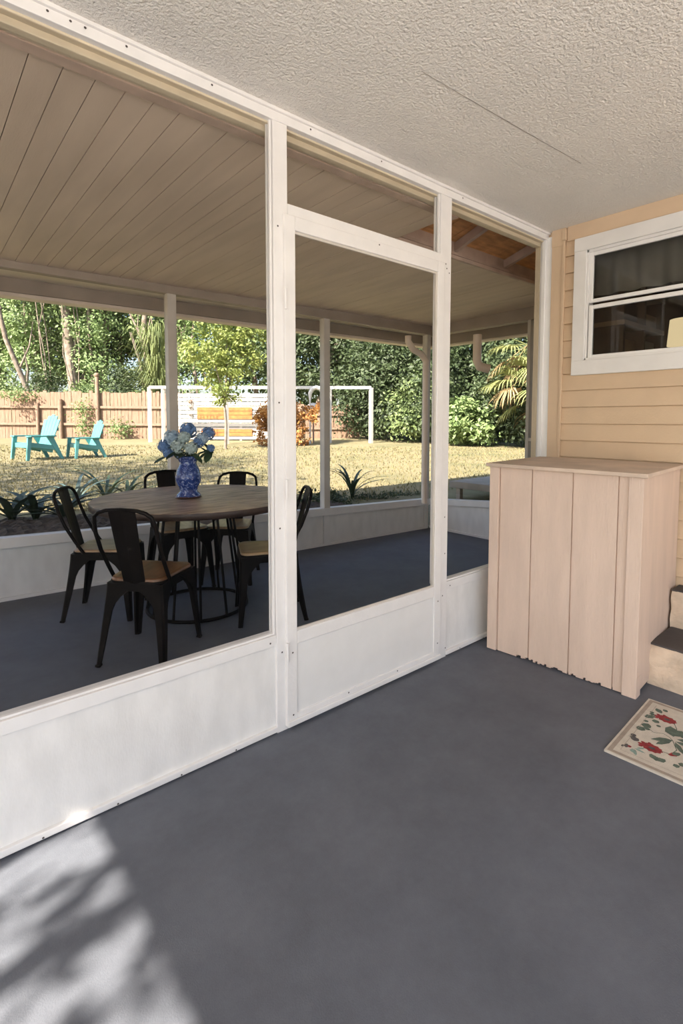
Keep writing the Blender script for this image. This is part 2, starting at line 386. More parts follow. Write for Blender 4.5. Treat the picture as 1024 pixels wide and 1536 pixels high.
# screen door
dr = empty('door_1', (-1.54, -.008, 0)); struct(dr, 'white screen door with a solid kick panel', 'door')
x0, x1, yf, yb = -2.036, -1.049, -.014, .018
b = MB(); b.box(x0, x0 + .052, yf, yb, .016, 2.112); b.box(x1 - .052, x1, yf, yb, .016, 2.112); b.box(x0 + .052, x1 - .052, yf, yb, 2.056, 2.112)
b.box(x0 + .052, x1 - .052, yf, yb, .362, .418); b.box(x0 + .052, x1 - .052, yf, yb, .016, .062)
screws(b, [(x1 - .024, .335), (x1 - .024, .105), (-1.70, .05), (-1.38, .05), (x0 + .03, .06), (x0 + .028, .33), (-1.52, 2.10)], yf - .001)
b.build('door_frame', [M['white'], M['screw']], dr, bevel=.003)
b = MB(); b.box(x0 + .052, x1 - .052, yf + .006, yf + .012, .418, .428); b.box(x0 + .052, x1 - .052, yf + .008, yf + .016, 2.046, 2.056); b.box(x1 - .064, x1 - .052, yf + .006, yf + .016, .428, 2.046)
b.build('screen_spline', M['greyframe'], dr)
b = MB(); b.box(x0 + .05, x1 - .05, yf + .007, yf + .015, .062, .362); b.build('kick_panel', pmat('smooth_white_panel', (.755, .745, .73), .5, .02, 9), dr)
b = MB(); b.box(x0, x1, yf - .008, yf, .014, .040); b.build('door_sweep', M['white'], dr, bevel=.004)
b = MB(); b.box(x0 + .05, x1 - .05, .0025, .0035, .42, 2.056); b.build('screen', M['screen'], dr)
for z in (1.02, 1.78, .34):
    b = MB(); b.tube([(x0 - .001, yf - .006, z - .04), (x0 - .001, yf - .006, z + .04)], .006, 8); b.box(x0, x0 + .014, yf - .003, yf, z - .04, z + .04); b.build('hinge', M['white'], dr)

# ------------------------------------------------------------------ house wall with lap siding
W0, W1, WZ0, WZ1 = -.20, -1.30, 1.60, 2.40      # window hole
b = MB()
def lap(y0, y1, z0, z1, zb):
    """one lap board clipped to z0..z1; zb = its bottom"""
    def xo(z): return -.003 - .012 * (1 - (z - zb) / .1042)
    b.hexa([(xo(z0), y1, z0), (.03, y1, z0), (.03, y0, z0), (xo(z0), y0, z0), (xo(z1), y1, z1), (.03, y1, z1), (.03, y0, z1), (xo(z1), y0, z1)])
z = 1.485 - .1042 * 15
while z < 2.5:
    za, zb_ = max(z, 0), min(z + .1042, 2.5)
    if zb_ > za:
        za = max(za, z + .0045)
        if zb_ <= WZ0 or za >= WZ1: lap(-.11, -4.2, za, zb_, z)
        else:
            lap(-.11, W0, za, zb_, z); lap(W1, -4.2, za, zb_, z)
            if za < WZ0: lap(W0, W1, za, WZ0, z)
            if zb_ > WZ1: lap(W0, W1, WZ1, zb_, z)
    z += .1042
b.box(0.001, .03, -.12, .05, 0, 2.5); b.box(.004, .03, -4.2, -.11, 0, WZ0); b.box(.004, .03, W0, -.11, WZ0, 2.5); b.box(.004, .03, -4.2, W1, WZ0, 2.5)
struct(b.build('wall_right', M['siding']), 'tan lap siding wall of the house', 'wall')
b = MB(); b.box(-.020, .002, -.123, -.036, 0, 2.5); b.box(-.030, -.018, -.128, -.112, 0, 2.475); b.box(-.024, -.018, -.128, -.036, 2.395, 2.5)
b.box(-.037, -.02, -.135, -.110, 2.42, 2.485); screws(b, [], 0)
struct(b.build('trim_1', M['corner'], bevel=.002), 'tan vertical corner board with a bead at the screen wall', 'trim')
b = MB(); b.box(-.020, .002, -4.2, -.136, 2.412, 2.5)
struct(b.build('trim_2', M['corner'], bevel=.002), 'tan frieze board along the top of the house wall', 'trim')

w = empty('window_1', (0, -.75, 1.99)); struct(w, 'white double-hung house window in the siding', 'window')
b = MB(); b.box(-.032, .02, -.19, -.265, 1.668, 2.328); b.box(-.032, .02, -1.31, -1.235, 1.668, 2.328); b.box(-.034, .02, -1.31, -.19, 2.328, 2.408); b.box(-.034, .02, -1.31, -.19, 1.580, 1.668)
b.build('window_casing', M['trimwhite'], w, bevel=.002)
def sash(z0, z1, xf, y0, y1, t, name):
    b = MB(); b.box(xf, xf + .025, y0, y0 - t, z0, z1); b.box(xf, xf + .025, y1, y1 + t, z0, z1); b.box(xf, xf + .025, y0 - t, y1 + t, z1 - t, z1); b.box(xf, xf + .025, y0 - t, y1 + t, z0, z0 + t)
    o = b.build(name, M['vinyl'], w, bevel=.003)
    b = MB(); b.box(xf + .012, xf + .015, y0 - t, y1 + t, z0 + t, z1 - t); b.build('pane', M['glass'], w); return o
b = MB(); b.box(-.022, .05, -.265, -.278, 1.668, 2.328); b.box(-.022, .05, -1.235, -1.222, 1.668, 2.328); b.box(-.022, .05, -.265, -1.235, 2.312, 2.328); b.box(-.022, .05, -.265, -1.235, 1.668, 1.682)
b.build('window_frame', M['trimwhite'], w, bevel=.002)
sash(2.012, 2.312, -.012, -.278, -1.222, .022, 'sash'); sash(1.674, 1.996, -.020, -.284, -1.216, .024, 'sash')

# inside the house, seen dimly through the panes
hi = empty('wall_interior', (1.6, -1.6, 1.5)); struct(hi, 'dim room inside the house behind the window', 'room')
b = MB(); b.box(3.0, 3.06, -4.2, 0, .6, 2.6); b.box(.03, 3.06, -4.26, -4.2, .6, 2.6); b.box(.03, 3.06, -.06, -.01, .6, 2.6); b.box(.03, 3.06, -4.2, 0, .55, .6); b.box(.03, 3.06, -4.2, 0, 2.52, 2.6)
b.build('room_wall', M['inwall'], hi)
b = MB(); prof = [(.22 + .022 * math.sin(k * .8), -.10 - k * .019) for k in range(61)]
v = [(x, y, 2.10) for x, y in prof] + [(x, y, 2.46) for x, y in prof]; n = len(prof)
b.add(v, [(i, i + 1, n + i + 1, n + i) for i in range(n - 1)], 0, True)
tag(b.build('curtain', M['curtain']), 'grey pleated curtain hanging behind the upper window sash', 'curtain')
cb = empty('shelf_cabinet', (1.0, -.2, .6)); tag(cb, 'dark wooden shelf cabinet inside the house behind the lower pane', 'cabinet')
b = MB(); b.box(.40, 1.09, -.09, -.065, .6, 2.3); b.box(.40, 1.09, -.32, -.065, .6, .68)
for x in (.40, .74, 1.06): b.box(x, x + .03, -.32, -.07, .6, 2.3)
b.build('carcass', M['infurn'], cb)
for z in (1.2, 1.46, 1.70, 1.93, 2.16):
    b = MB(); b.box(.39, 1.095, -.33, -.065, z, z + .03); b.build('shelf', M['intan'], cb)
for i, (x, z, h, mm) in enumerate(((.58, 1.73, .12, 'intan'), (.92, 1.73, .14, 'curtain'), (.60, 1.96, .13, 'infurn'), (.90, 1.49, .16, 'intan'), (.95, 1.96, .10, 'intan'), (.58, 1.49, .14, 'curtain'))):
    b = MB(); b.box(x - .1, x + .1, -.29, -.12, z, z + h)
    tag(b.build('storage_box', M[mm], bevel=.004), 'small box standing on the dim indoor shelf', 'box', 'boxes on the indoor shelf')
sd_ = empty('sideboard', (1.8, -.24, .6)); tag(sd_, 'dark indoor sideboard carrying the lit lamp', 'sideboard')
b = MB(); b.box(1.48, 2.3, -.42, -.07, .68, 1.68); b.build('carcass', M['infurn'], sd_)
b = MB(); b.box(1.46, 2.32, -.44, -.065, 1.68, 1.71); b.build('sideboard_top', M['intan'], sd_)
lp = empty('table_lamp', (1.64, -.31, 1.71)); tag(lp, 'lit table lamp with a cream shade glowing inside the house window', 'lamp')
b = MB(); b.lathe([(.07, 0), (.07, .015), (.02, .04), (.045, .12), (.015, .2), (.012, .24)], lp.location); b.build('lamp_base', M['intan'], lp)
b = MB(); b.lathe([(.135, .20), (.12, .41)], lp.location, smooth=True); b.build('lamp_shade', M['lampshade'], lp)

b = MB(); b.box(.03, 6, -.05, .0, 0, 2.86)
struct(b.build('wall_end', M['siding']), 'house end wall beside the screened outer porch', 'wall')
b = MB(); b.box(XO - .1, XO, .0, 3.1, 0, 2.86); b.box(XE - .1, XE, -.61, .05, 0, 2.86)  # the far wall is out of view, added to darken the outer porch
struct(b.build('wall_left_shade', M['siding']), 'end wall piece of the near porch, plus an unseen end wall added to darken the outer porch', 'wall')

# ------------------------------------------------------------------ outer wall of the screened porch
wb = empty('wall_back', (0, 2.4, 0)); struct(wb, 'low white outer porch wall with grey screen posts', 'screen wall')
TH = .0634
def ow(x, k=0): return 2.331 + (1.559 - x) * math.tan(TH) + k
def lerp(x, a, b_): t = (x + 2.7) / 4.26; return a + (b_ - a) * t
def orail(b, xa, xb, za, zb, h, y0, y1, mat=0):
    """sloping horizontal member along the outer wall; za/zb = bottom z at x=-2.7 / 1.56"""
    v = []
    for dz in (0, h):
        for x, k in ((xa, y0), (xb, y0), (xb, y1), (xa, y1)): v.append((x, ow(x, k), lerp(x, za, zb) + dz))
    b.hexa(v, mat)
b = MB(); orail(b, XO, 1.56, .385, .285, .075, -.02, .07); b.build('sill_rail', M['white'], wb, bevel=.002)
b = MB(); orail(b, XO, 1.56, 0, 0, .39, .01, .05); o = b
b = MB()
v = []
for (x, k) in ((XO, .012), (1.56, .012), (1.56, .05), (XO, .05)): v.append((x, ow(x, k), 0))
for (x, k) in ((XO, .012), (1.56, .012), (1.56, .05), (XO, .05)): v.append((x, ow(x, k), lerp(x, .39, .29)))
b.hexa(v); b.build('kick_panel', M['white_panel'], wb)
b = MB(); orail(b, XO, 1.56, 0, 0, .025, -.004, .02); b.build('bottom_strip', M['white'], wb)
for xc, wd, zb in ((-1.475, .075, .0), (.082, .075, 0), (1.535, .06, 0), (-3.1, .075, 0), (-4.7, .075, 0), (-6.3, .075, 0), (-7.9, .075, 0)):
    y = ow(xc); b = MB(); b.box(xc - wd / 2, xc + wd / 2, y - .004, y + .008, 0, lerp(xc, .39, .29)); b.build('panel_stile', M['white'], wb)
    b = MB(); b.box(xc - wd / 2, xc + wd / 2, y - .015, y + .06, lerp(xc, .455, .355), lerp(xc, 2.37, 2.315)); b.build('post', M['greyframe'], wb, bevel=.003)
b = MB(); orail(b, XO, 1.56, 2.357, 2.303, .125, -.02, .05); b.build('header', M['header'], wb, bevel=.002)
b = MB(); orail(b, XO, 1.56, .46, .36, 0, .03, .031)
v = []
for z_ in (0, 1):
    for x, k in ((XO, .03), (1.56, .03), (1.56, .031), (XO, .031)): v.append((x, ow(x, k), lerp(x, 2.36, 2.31) if z_ else lerp(x, .46, .36)))
b = MB(); b.hexa(v); b.build('screen', M['screen'], wb)

ws = empty('wall_side', (1.62, 1.4, 0)); struct(ws, 'low grey side wall of the outer porch with a narrow screen bay', 'screen wall')
XS = 1.60
def srail(b, ya, yb, za, zb, h, w0, w1):
    v = []
    for dz in (0, h):
        v += [(XS + w0, ya, za + dz), (XS + w0, yb, zb + dz), (XS + w1, yb, zb + dz), (XS + w1, ya, za + dz)]
    b.hexa([v[i] for i in (1, 0, 3, 2, 5, 4, 7, 6)])
b = MB(); srail(b, 2.34, 0, .285, .47, .07, -.02, .07); b.build('sill_rail', M['white'], ws, bevel=.002)
b = MB(); v = [(XS + .01, 2.34, 0), (XS + .01, 0, 0), (XS + .05, 0, 0), (XS + .05, 2.34, 0), (XS + .01, 2.34, .29), (XS + .01, 0, .47), (XS + .05, 0, .47), (XS + .05, 2.34, .29)]
b.hexa([v[i] for i in (1, 0, 3, 2, 5, 4, 7, 6)]); b.build('kick_panel', M['white_panel'], ws)
b = MB(); srail(b, 2.34, 0, 0, 0, .025, -.004, .02); b.build('bottom_strip', M['white'], ws)
b = MB(); srail(b, 2.34, 0, 2.303, 2.303, .135, -.02, .05); b.build('header', M['header'], ws, bevel=.002)
for y0, y1 in ((1.075, 1.04), (1.0, .97), (.05, .0)):
    b = MB(); b.box(XS - .015, XS + .05, y0, y1, .42, 2.31); b.build('post', M['greyframe'], ws, bevel=.002)
b = MB(); b.box(XS - .012, XS + .03, .98, 1.06, 1.09, 1.125); b.box(XS - .012, XS + .03, .05, .98, 1.09, 1.125); b.build('mid_rail', M['greyframe'], ws, bevel=.002)
b = MB(); b.box(XS + .03, XS + .031, .0, 2.33, .45, 2.31); b.build('screen', M['screen'], ws)

# roof overhang and gutter outside both walls
gt = empty('roof_gutter', (0, 2.8, 2.3)); struct(gt, 'taupe roof gutter and cream soffit around the outer porch', 'gutter')
b = MB()
ya, yb2 = lambda x: ow(x, .05), lambda x: ow(x, .42)
XR = 2.06
b.hexa([(XO, ya(XO), 2.405), (XS, ya(XS), 2.385), (XR, yb2(XR), 2.375), (XO, yb2(XO), 2.40), (XO, ya(XO), 2.42), (XS, ya(XS), 2.40), (XR, yb2(XR), 2.39), (XO, yb2(XO), 2.415)])
b.hexa([(XS, 0, 2.385), (XR, 0, 2.375), (XR, yb2(XR), 2.375), (XS, ya(XS), 2.385), (XS, 0, 2.40), (XR, 0, 2.39), (XR, yb2(XR), 2.39), (XS, ya(XS), 2.40)])
b.build('soffit', M['soffit'], gt)
b = MB()
k0, k1 = .40, .43
b.hexa([(XO, ow(XO, k0), 2.29), (XR, ow(XR, k0), 2.272), (XR, ow(XR, k1), 2.272), (XO, ow(XO, k1), 2.29), (XO, ow(XO, k0), 2.45), (XR, ow(XR, k0), 2.45), (XR, ow(XR, k1), 2.45), (XO, ow(XO, k1), 2.45)])
b.box(XR - .02, XR + .01, 0, ow(XR, k1), 2.262, 2.45)
b.build('fascia', M['header'], gt)
b = MB()
b.hexa([(XO, ow(XO, .43), 2.262), (XR + .13, ow(XR, .43), 2.245), (XR + .13, ow(XR, .56), 2.245), (XO, ow(XO, .56), 2.262), (XO, ow(XO, .43), 2.40), (XR + .13, ow(XR, .43), 2.40), (XR + .13, ow(XR, .56), 2.40), (XO, ow(XO, .56), 2.40)])
b.box(XR + .012, XR + .13, 0, ow(XR, .5), 2.245, 2.40)
b.build('gutter_trough', M['gutter'], gt, bevel=.01)
dsx = at(637, 6.05)
dn = empty('downspout', (dsx.x, dsx.y, .35)); tag(dn, 'grey-white downspout bending from the gutter down outside the porch corner post', 'downspout')
P0 = CAM + (fw + rt * ((612 - CX) / F_PX) + up * ((CY - 512) / F_PX)) * 5.75
b = MB(); b.tube([P0 + Vector((0, 0, .06)), P0, P0 + Vector((.05, -.03, -.09)), Vector((dsx.x, dsx.y, 0)) + Vector((-.05, .03, 2.06)), (dsx.x, dsx.y, 1.98), (dsx.x, dsx.y, 1.85)], .036, 10); b.build('elbow', M['gutter'], dn, bevel=0)
b = MB(); b.tube([(dsx.x, dsx.y, 1.87), (dsx.x, dsx.y, .33)], .033, 10); b.build('pipe', M['gutter'], dn)
P1 = CAM + (fw + rt * ((716 - CX) / F_PX) + up * ((CY - 502) / F_PX)) * 5.5
el = empty('grey_bent_form', P1); tag(el, 'short grey L-shaped form hanging over the side wall', 'gutter pipe')
b = MB(); b.tube([P1, P1 - Vector((0, 0, .28)), P1 - Vector((-.02, .02, .335)), P1 + Vector((.1, -.08, -.36))], [.045, .045, .05, .05], 10); b.build('pipe', M['gutter'], el)  # plain bent form for an unidentified grey shape

# low platform outside the side wall
pb = empty('platform_bench', (2.5, 1.7, .3)); tag(pb, 'low grey wooden platform bench outside the side wall of the porch', 'bench')
b = MB(); b.box(1.92, 3.1, 1.1, 2.30, .47, .55); b.build('bench_top', M['bench'], pb, bevel=.006)
for x in (2.0, 3.0):
    for y in (1.18, 2.2): b = MB(); b.box(x - .03, x + .03, y - .03, y + .03, .26, .47); b.build('leg', M['bench'], pb)

# ------------------------------------------------------------------ storage box by the house wall
ang = math.atan2(-.846 + .084, -.65 + .709)          # along its front, away from the screen wall
bx = empty('storage_cabinet', (-.709, -.084, 0), ang); tag(bx, 'beige painted grooved-plywood storage box against the house wall', 'storage box')
# local: x along the front (0..wd), y toward the house wall, z up
wd, dp, ht = .764, .63, 1.045
def bl(pts): return pts
b = MB()
# front panel with grooves and a ragged bottom edge
gro = [0, .072, .078, .313, .322, .593, .602, .872, .880, 1.0]
xs = [g * wd for g in gro]
rr = random.Random(3)
for i in range(0, len(xs) - 1):
    if i % 2 == 1 : b.box(xs[i], xs[i + 1], .010, .02, .012, ht); continue
    n = max(1, int((xs[i + 1] - xs[i]) / .012))
    for k in range(n):
        xa = xs[i] + (xs[i + 1] - xs[i]) * k / n; xb = xs[i] + (xs[i + 1] - xs[i]) * (k + 1) / n
        z0 = .004 + (rr.choice([0, 0, .003, .006, .012]) if .2 < xa / wd < .8 else .0)
        v = [(xa, 0, z0), (xb, 0, z0), (xb, .018, z0), (xa, .018, z0), (xa, 0, ht), (xb, 0, ht), (xb, .018, ht), (xa, .018, ht)]
        b.add(v, [(0, 3, 2, 1), (0, 1, 5, 4), (2, 3, 7, 6), (4, 5, 6, 7)] + ([(3, 0, 4, 7)] if k == 0 else []) + ([(1, 2, 6, 5)] if k == n - 1 else []))
b.build('front_panel', M['boxpaint'], bx, local=True)
b = MB(); b.box(wd - .002, wd + .012, .0, dp, .022, ht); b.box(wd - .004, wd + .014, .0, .05, 0, .1)
b.build('side_panel', M['boxpaint'], bx, local=True)
b = MB(); b.box(0, .015, .02, dp, .01, ht); b.box(.0, wd, dp - .015, dp, .01, ht); b.build('back_panel', M['boxpaint'], bx, local=True)
b = MB(); b.box(wd * .935, wd + .014, -.013, .002, 0, ht); b.build('corner_trim', M['boxpaint'], bx, local=True, bevel=.0025)
b = MB(); b.box(-.002, wd * .07, -.010, .002, .002, ht); b.build('corner_trim', M['boxpaint'], bx, local=True, bevel=.0025)
b = MB(); b.hexa([(-.015, -.035, ht), (wd + .035, -.035, ht - .004), (wd + .04, dp + .01, ht + .004), (-.015, dp + .01, ht + .004), (-.015, -.035, ht + .019), (wd + .035, -.035, ht + .016), (wd + .04, dp + .01, ht + .023), (-.015, dp + .01, ht + .023)])
b.build('lid', M['boxlid'], bx, local=True, bevel=.003)

# ------------------------------------------------------------------ concrete steps
st = empty('concrete_steps', (-.25, -1.5, 0)); tag(st, 'two rough cream concrete steps with dark grey treads beside the storage box', 'steps')
rr = random.Random(11)
def rough_block(x0, x1, y0, y1, z0, z1):
    """block with a slightly lumpy front and end"""
    b = MB(); ny, nz = 40, 8
    def j(y, z): return .006 * math.sin(y * 31 + z * 47) + .004 * math.sin(y * 83 - z * 59) + rr.uniform(-.002, .002)
    v = []
    for k in range(nz + 1):
        for i in range(ny + 1):
            y = y0 + (y1 - y0) * i / ny; z = z0 + (z1 - z0) * k / nz
            e = min(1, (nz - k) / 1.5) ; rnd = .012 * (1 - e) ** 2
            v.append((x0 + rnd + (j(y, z) if 0 < k else 0), y, z))
    f = []
    for k in range(nz):
        for i in range(ny):
            a = k * (ny + 1) + i; f.append((a, a + ny + 1, a + ny + 2, a + 1))
    b.add(v, f, 0, True)
    b.box(x0 + .012, x1, y0, y1, z0, z1 - .003)
    return b
rough_block(-.452, -.13, -.835, -2.4, 0, .20).build('lower_riser', M['stepside'], st)
rough_block(-.145, -.017, -.83, -2.4, .195, .40).build('upper_riser', M['stepside'], st)
b = MB(); b.box(-.446, -.12, -2.4, -.832, .197, .207); b.build('lower_tread', M['tread'], st, bevel=.004)
b = MB(); b.box(-.14, -.017, -2.4, -.826, .397, .407); b.build('upper_tread', M['tread'], st, bevel=.004)

# ------------------------------------------------------------------ door mat
ma = empty('floor_mat', (-1.162, -.932, 0), math.radians(3.267)); tag(ma, 'cream floor mat with red flowers and green leaves before the steps', 'mat')
# local: x = u (0..0.543), y = -v
MW, ML = .545, .86
b = MB(); b.box(0, MW, -ML, 0, 0, .008, 0)
zc = [0]
def flat(poly, mat, z=.0086):
    zc[0] += 1; z += zc[0] * 3e-6
    b.add([(u, -v, z) for u, v in poly], [tuple(range(len(poly)))], mat)
def frame(a, b_, mat, z):
    u0, v0, u1, v1 = a, a, MW - a, ML - a; x0, y0, x1, y1 = b_, b_, MW - b_, ML - b_
    for q in ([(u0, v0), (u1, v0), (x1, y0), (x0, y0)], [(u1, v0), (u1, v1), (x1, y1), (x1, y0)], [(u1, v1), (u0, v1), (x0, y1), (x1, y1)], [(u0, v1), (u0, v0), (x0, y0), (x0, y1)]): flat(q[::-1], mat, z)
frame(.008, .024, 1, .0083)
def blob(c, ru, rv, rot, mat, n=14, jag=0., z=.0086):
    p = []
    for i in range(n):
        a = -2 * PI * i / n; k = 1 + (jag if i % 2 else -jag)
        x, y = ru * k * math.cos(a), rv * k * math.sin(a); p.append((c[0] + x * math.cos(rot) - y * math.sin(rot), c[1] + x * math.sin(rot) + y * math.cos(rot)))
    flat(p, mat, z)
def leaf(a, c, w, mat):
    w *= 1.45
    ax, ay = a; dx, dy = c[0] - ax, c[1] - ay; l = math.hypot(dx, dy); nx, ny = -dy / l, dx / l
    flat([(ax, ay), (ax + dx * .35 + nx * w, ay + dy * .35 + ny * w), (ax + dx * .75 + nx * w * .8, ay + dy * .75 + ny * w * .8), (ax + dx, ay + dy), (ax + dx * .75 - nx * w * .8, ay + dy * .75 - ny * w * .8), (ax + dx * .35 - nx * w, ay + dy * .35 - ny * w)][::-1], mat)
def line(pts, w, mat):
    for a, c in zip(pts, pts[1:]):
        dx, dy = c[0] - a[0], c[1] - a[1]; l = math.hypot(dx, dy); nx, ny = -dy / l * w / 2, dx / l * w / 2
        flat([(a[0] + nx, a[1] + ny), (c[0] + nx, c[1] + ny), (c[0] - nx, c[1] - ny), (a[0] - nx, a[1] - ny)][::-1], mat)
for mir in (0, 1, 2):
    def q(u, v): return (u, v if mir == 0 else (ML - v if mir == 1 else v + .295))
    for cu, cv in ((.410, .110), (.145, .128)):
        blob(q(cu, cv), .027, .037, .1, 2, 22, .08); blob(q(cu, cv), .008, .012, 0, 5, 10, .1, .0088)
        for du, dv in ((.0, -.052), (.020, -.045), (-.018, -.046), (.034, -.02)): leaf(q(cu + du * .5, cv + dv * .6), q(cu + du, cv + dv), .005, 2)
    line([q(.40, .14), q(.36, .16), q(.30, .165)], .003, 3); line([q(.15, .16), q(.155, .19), q(.20, .20), q(.26, .17)], .003, 3)
    for a, c, w_, m_ in (((.26, .17), (.207, .105), .008, 3), ((.26, .17), (.185, .13), .008, 3), ((.26, .17), (.232, .118), .006, 3), ((.28, .18), (.30, .235), .008, 3), ((.26, .18), (.262, .24), .008, 3), ((.255, .18), (.19, .225), .007, 3),
                         ((.29, .165), (.365, .135), .018, 3), ((.30, .17), (.36, .18), .016, 3), ((.32, .17), (.335, .21), .014, 3),
                         ((.275, .062), (.24, .045), .012, 3), ((.275, .062), (.318, .065), .013, 3), ((.275, .062), (.272, .085), .007, 3),
                         ((.475, .05), (.447, .080), .009, 3), ((.49, .075), (.475, .095), .007, 3), ((.47, .16), (.45, .20), .016, 3),
                         ((.10, .155), (.08, .138), .011, 3), ((.10, .16), (.07, .163), .009, 3), ((.10, .165), (.078, .186), .012, 3),
                         ((.085, .075), (.06, .09), .008, 4), ((.085, .08), (.05, .10), .005, 4), ((.095, .08), (.09, .12), .004, 4), ((.10, .085), (.12, .11), .004, 4),
                         ((.17, .19), (.155, .21), .016, 2), ((.18, .195), (.165, .215), .012, 3), ((.085, .215), (.10, .235), .008, 3), ((.115, .225), (.115, .25), .009, 3),
                         ((.105, .05), (.075, .055), .006, 5), ((.09, .045), (.07, .04), .004, 5), ((.10, .06), (.085, .066), .005, 2)):
        leaf(q(*a), q(*c), w_, m_)
    for cu, cv, r_ in ((.160, .062, .014), (.168, .052, .011), (.185, .048, .010), (.38, .055, .011), (.372, .045, .010), (.385, .045, .009), (.392, .06, .010), (.41, .052, .009), (.425, .048, .008), (.333, .051, .009), (.36, .081, .013), (.33, .10, .008)):
        blob(q(cu, cv), r_, r_ * 1.1, 0, 5 if cu < .3 else 3, 10, .05)
    line([q(.275, .085), q(.265, .10), q(.285, .13), q(.275, .155), q(.26, .17)], .0025, 3)
for i in range(2): line([(.045, .045 + i * 0), (MW - .045, .045)] if i == 0 else [(.045, .045), (.045, ML - .045)], .0015, 1)
b.build('mat_weave', [M['mat'], M['matborder'], M['matred'], M['matgreen'], M['matteal'], M['matdark']], ma, local=True)

# ------------------------------------------------------------------ dining table, vase and flowers
TC = Vector((-1.674, 1.631, 0)); TZ = .77
tb = empty('dining_table', TC); tag(tb, 'large round brown wooden table on a black metal rod base', 'table')
b = MB(); n = 64; v = [(.68 * math.cos(2 * PI * k / n), .68 * math.sin(2 * PI * k / n)) for k in range(n)]
# planks of the top, clipped to the circle
pw = .113; y = -.68
while y < .68:
    ya, yb = y + .0008, min(y + pw, .68) - .0008
    q = []
    for k in range(13):
        yy = ya + (yb - ya) * k / 12; q.append((math.sqrt(max(0, .6785 ** 2 - yy * yy)), yy))
    poly = q + [(-x_, y_) for x_, y_ in reversed(q)]
    b.prism([(TC.x + a, TC.y + c) for a, c in poly], TZ - .012, TZ - R.uniform(0, .0015)); y += pw
b.lathe([(.66, -.045), (.68, -.042), (.68, -.004), (.6785, -.002)], (TC.x, TC.y, TZ), 72, 1)
b.build('tabletop', [M['tabletop'], M['tableedge']], tb)
BC = Vector((-1.685, 1.629, 0))
b = MB(); b.ring((BC.x, BC.y, .012), .335, .012, 56, 8); b.build('base_ring', M['metal'], tb)
b = MB(); b.ring((BC.x, BC.y, .715), .235, .011, 48, 8); b.box(BC.x - .23, BC.x + .23, BC.y - .02, BC.y + .02, .705, .725); b.box(BC.x - .02, BC.x + .02, BC.y - .23, BC.y + .23, .705, .725); b.build('top_ring', M['metal'], tb)
for k in range(12):
    a = 2 * PI * k / 12 + .15
    b = MB(); b.tube([(BC.x + .335 * math.cos(a), BC.y + .335 * math.sin(a), .012), (BC.x + .235 * math.cos(a), BC.y + .235 * math.sin(a), .715)], .009, 8); b.build('rod', M['metal'], tb)

VC = Vector((-1.737, 1.634, TZ))
vs = empty('flower_vase', VC); tag(vs, 'blue and white patterned ceramic vase standing on the round table', 'vase')
b = MB(); b.lathe([(.07, .0), (.082, .008), (.078, .022), (.058, .045), (.062, .07), (.083, .115), (.086, .145), (.075, .19), (.058, .225), (.056, .24), (.068, .268), (.078, .285), (.072, .285), (.05, .24), (.045, .2)], VC, 40); b.build('vase_body', M['vase'], vs)
b = MB(); b.lathe([(.078, .0), (.086, .004), (.086, .009), (.076, .013)], VC, 40); b.build('vase_foot', M['vasefoot'], vs)
rr = random.Random(5)
def hydrangea(px, py, dd, r, mk, label, leaves=0):
    d = 3.53 + dd
    p = CAM + (fw + rt * ((px - CX) / F_PX) + up * ((CY - py) / F_PX)) * d
    h = empty('hydrangea', p); tag(h, label, 'flower', 'flowers in the blue vase')
    b = MB(); s0 = VC + Vector((0, 0, .22)); b.tube([s0 + Vector((0, 0, -.1)), s0.lerp(p, .5) + Vector((0, 0, .02)), p], .004, 6); b.build('stem', M['silkleaf'], h)
    b = MB(); b.ball(p, r * .72, 10, 6); nfl = 26
    for i in range(nfl):
        zc = 1 - 2 * (i + .5) / nfl; a = i * 2.39996; q = math.sqrt(1 - zc * zc)
        nrm = Vector((q * math.cos(a), q * math.sin(a), zc)); c = p + nrm * r * rr.uniform(.82, 1.0)
        t = nrm.cross(Vector((0, 0, 1)) if abs(zc) < .9 else Vector((1, 0, 0))).normalized(); s = nrm.cross(t); ro = rr.uniform(0, PI / 2); w_ = r * .40
        for k in range(4):
            e = ro + k * PI / 2; dv = t * math.cos(e) + s * math.sin(e); sv = nrm.cross(dv)
            b.add([c, c + dv * w_ * .5 + sv * w_ * .48 + nrm * .004, c + dv * w_ + sv * w_ * .25, c + dv * w_ - sv * w_ * .25, c + dv * w_ * .5 - sv * w_ * .48 + nrm * .004], [(0, 1, 2, 3, 4)], 0)
    b.build('blossom', M[mk], h)
    for i in range(leaves):
        a = rr.uniform(0, 2 * PI); b = MB(); dv = (rt * math.cos(a) * .9 + fw * math.sin(a) * .6 + Vector((0, 0, rr.uniform(-.5, .1)))).normalized(); sv = dv.cross(Vector((0, 0, 1))).normalized()
        q0 = p - Vector((0, 0, r * .6)); pts = [q0 + dv * (.1 * t_) + Vector((0, 0, -.03 * t_ * t_)) for t_ in (0, .3, .6, .85, 1.)]
        b.ribbon(pts, [.006, .05, .062, .04, .004], sv); b.build('leaf', M['silkleaf'], h)
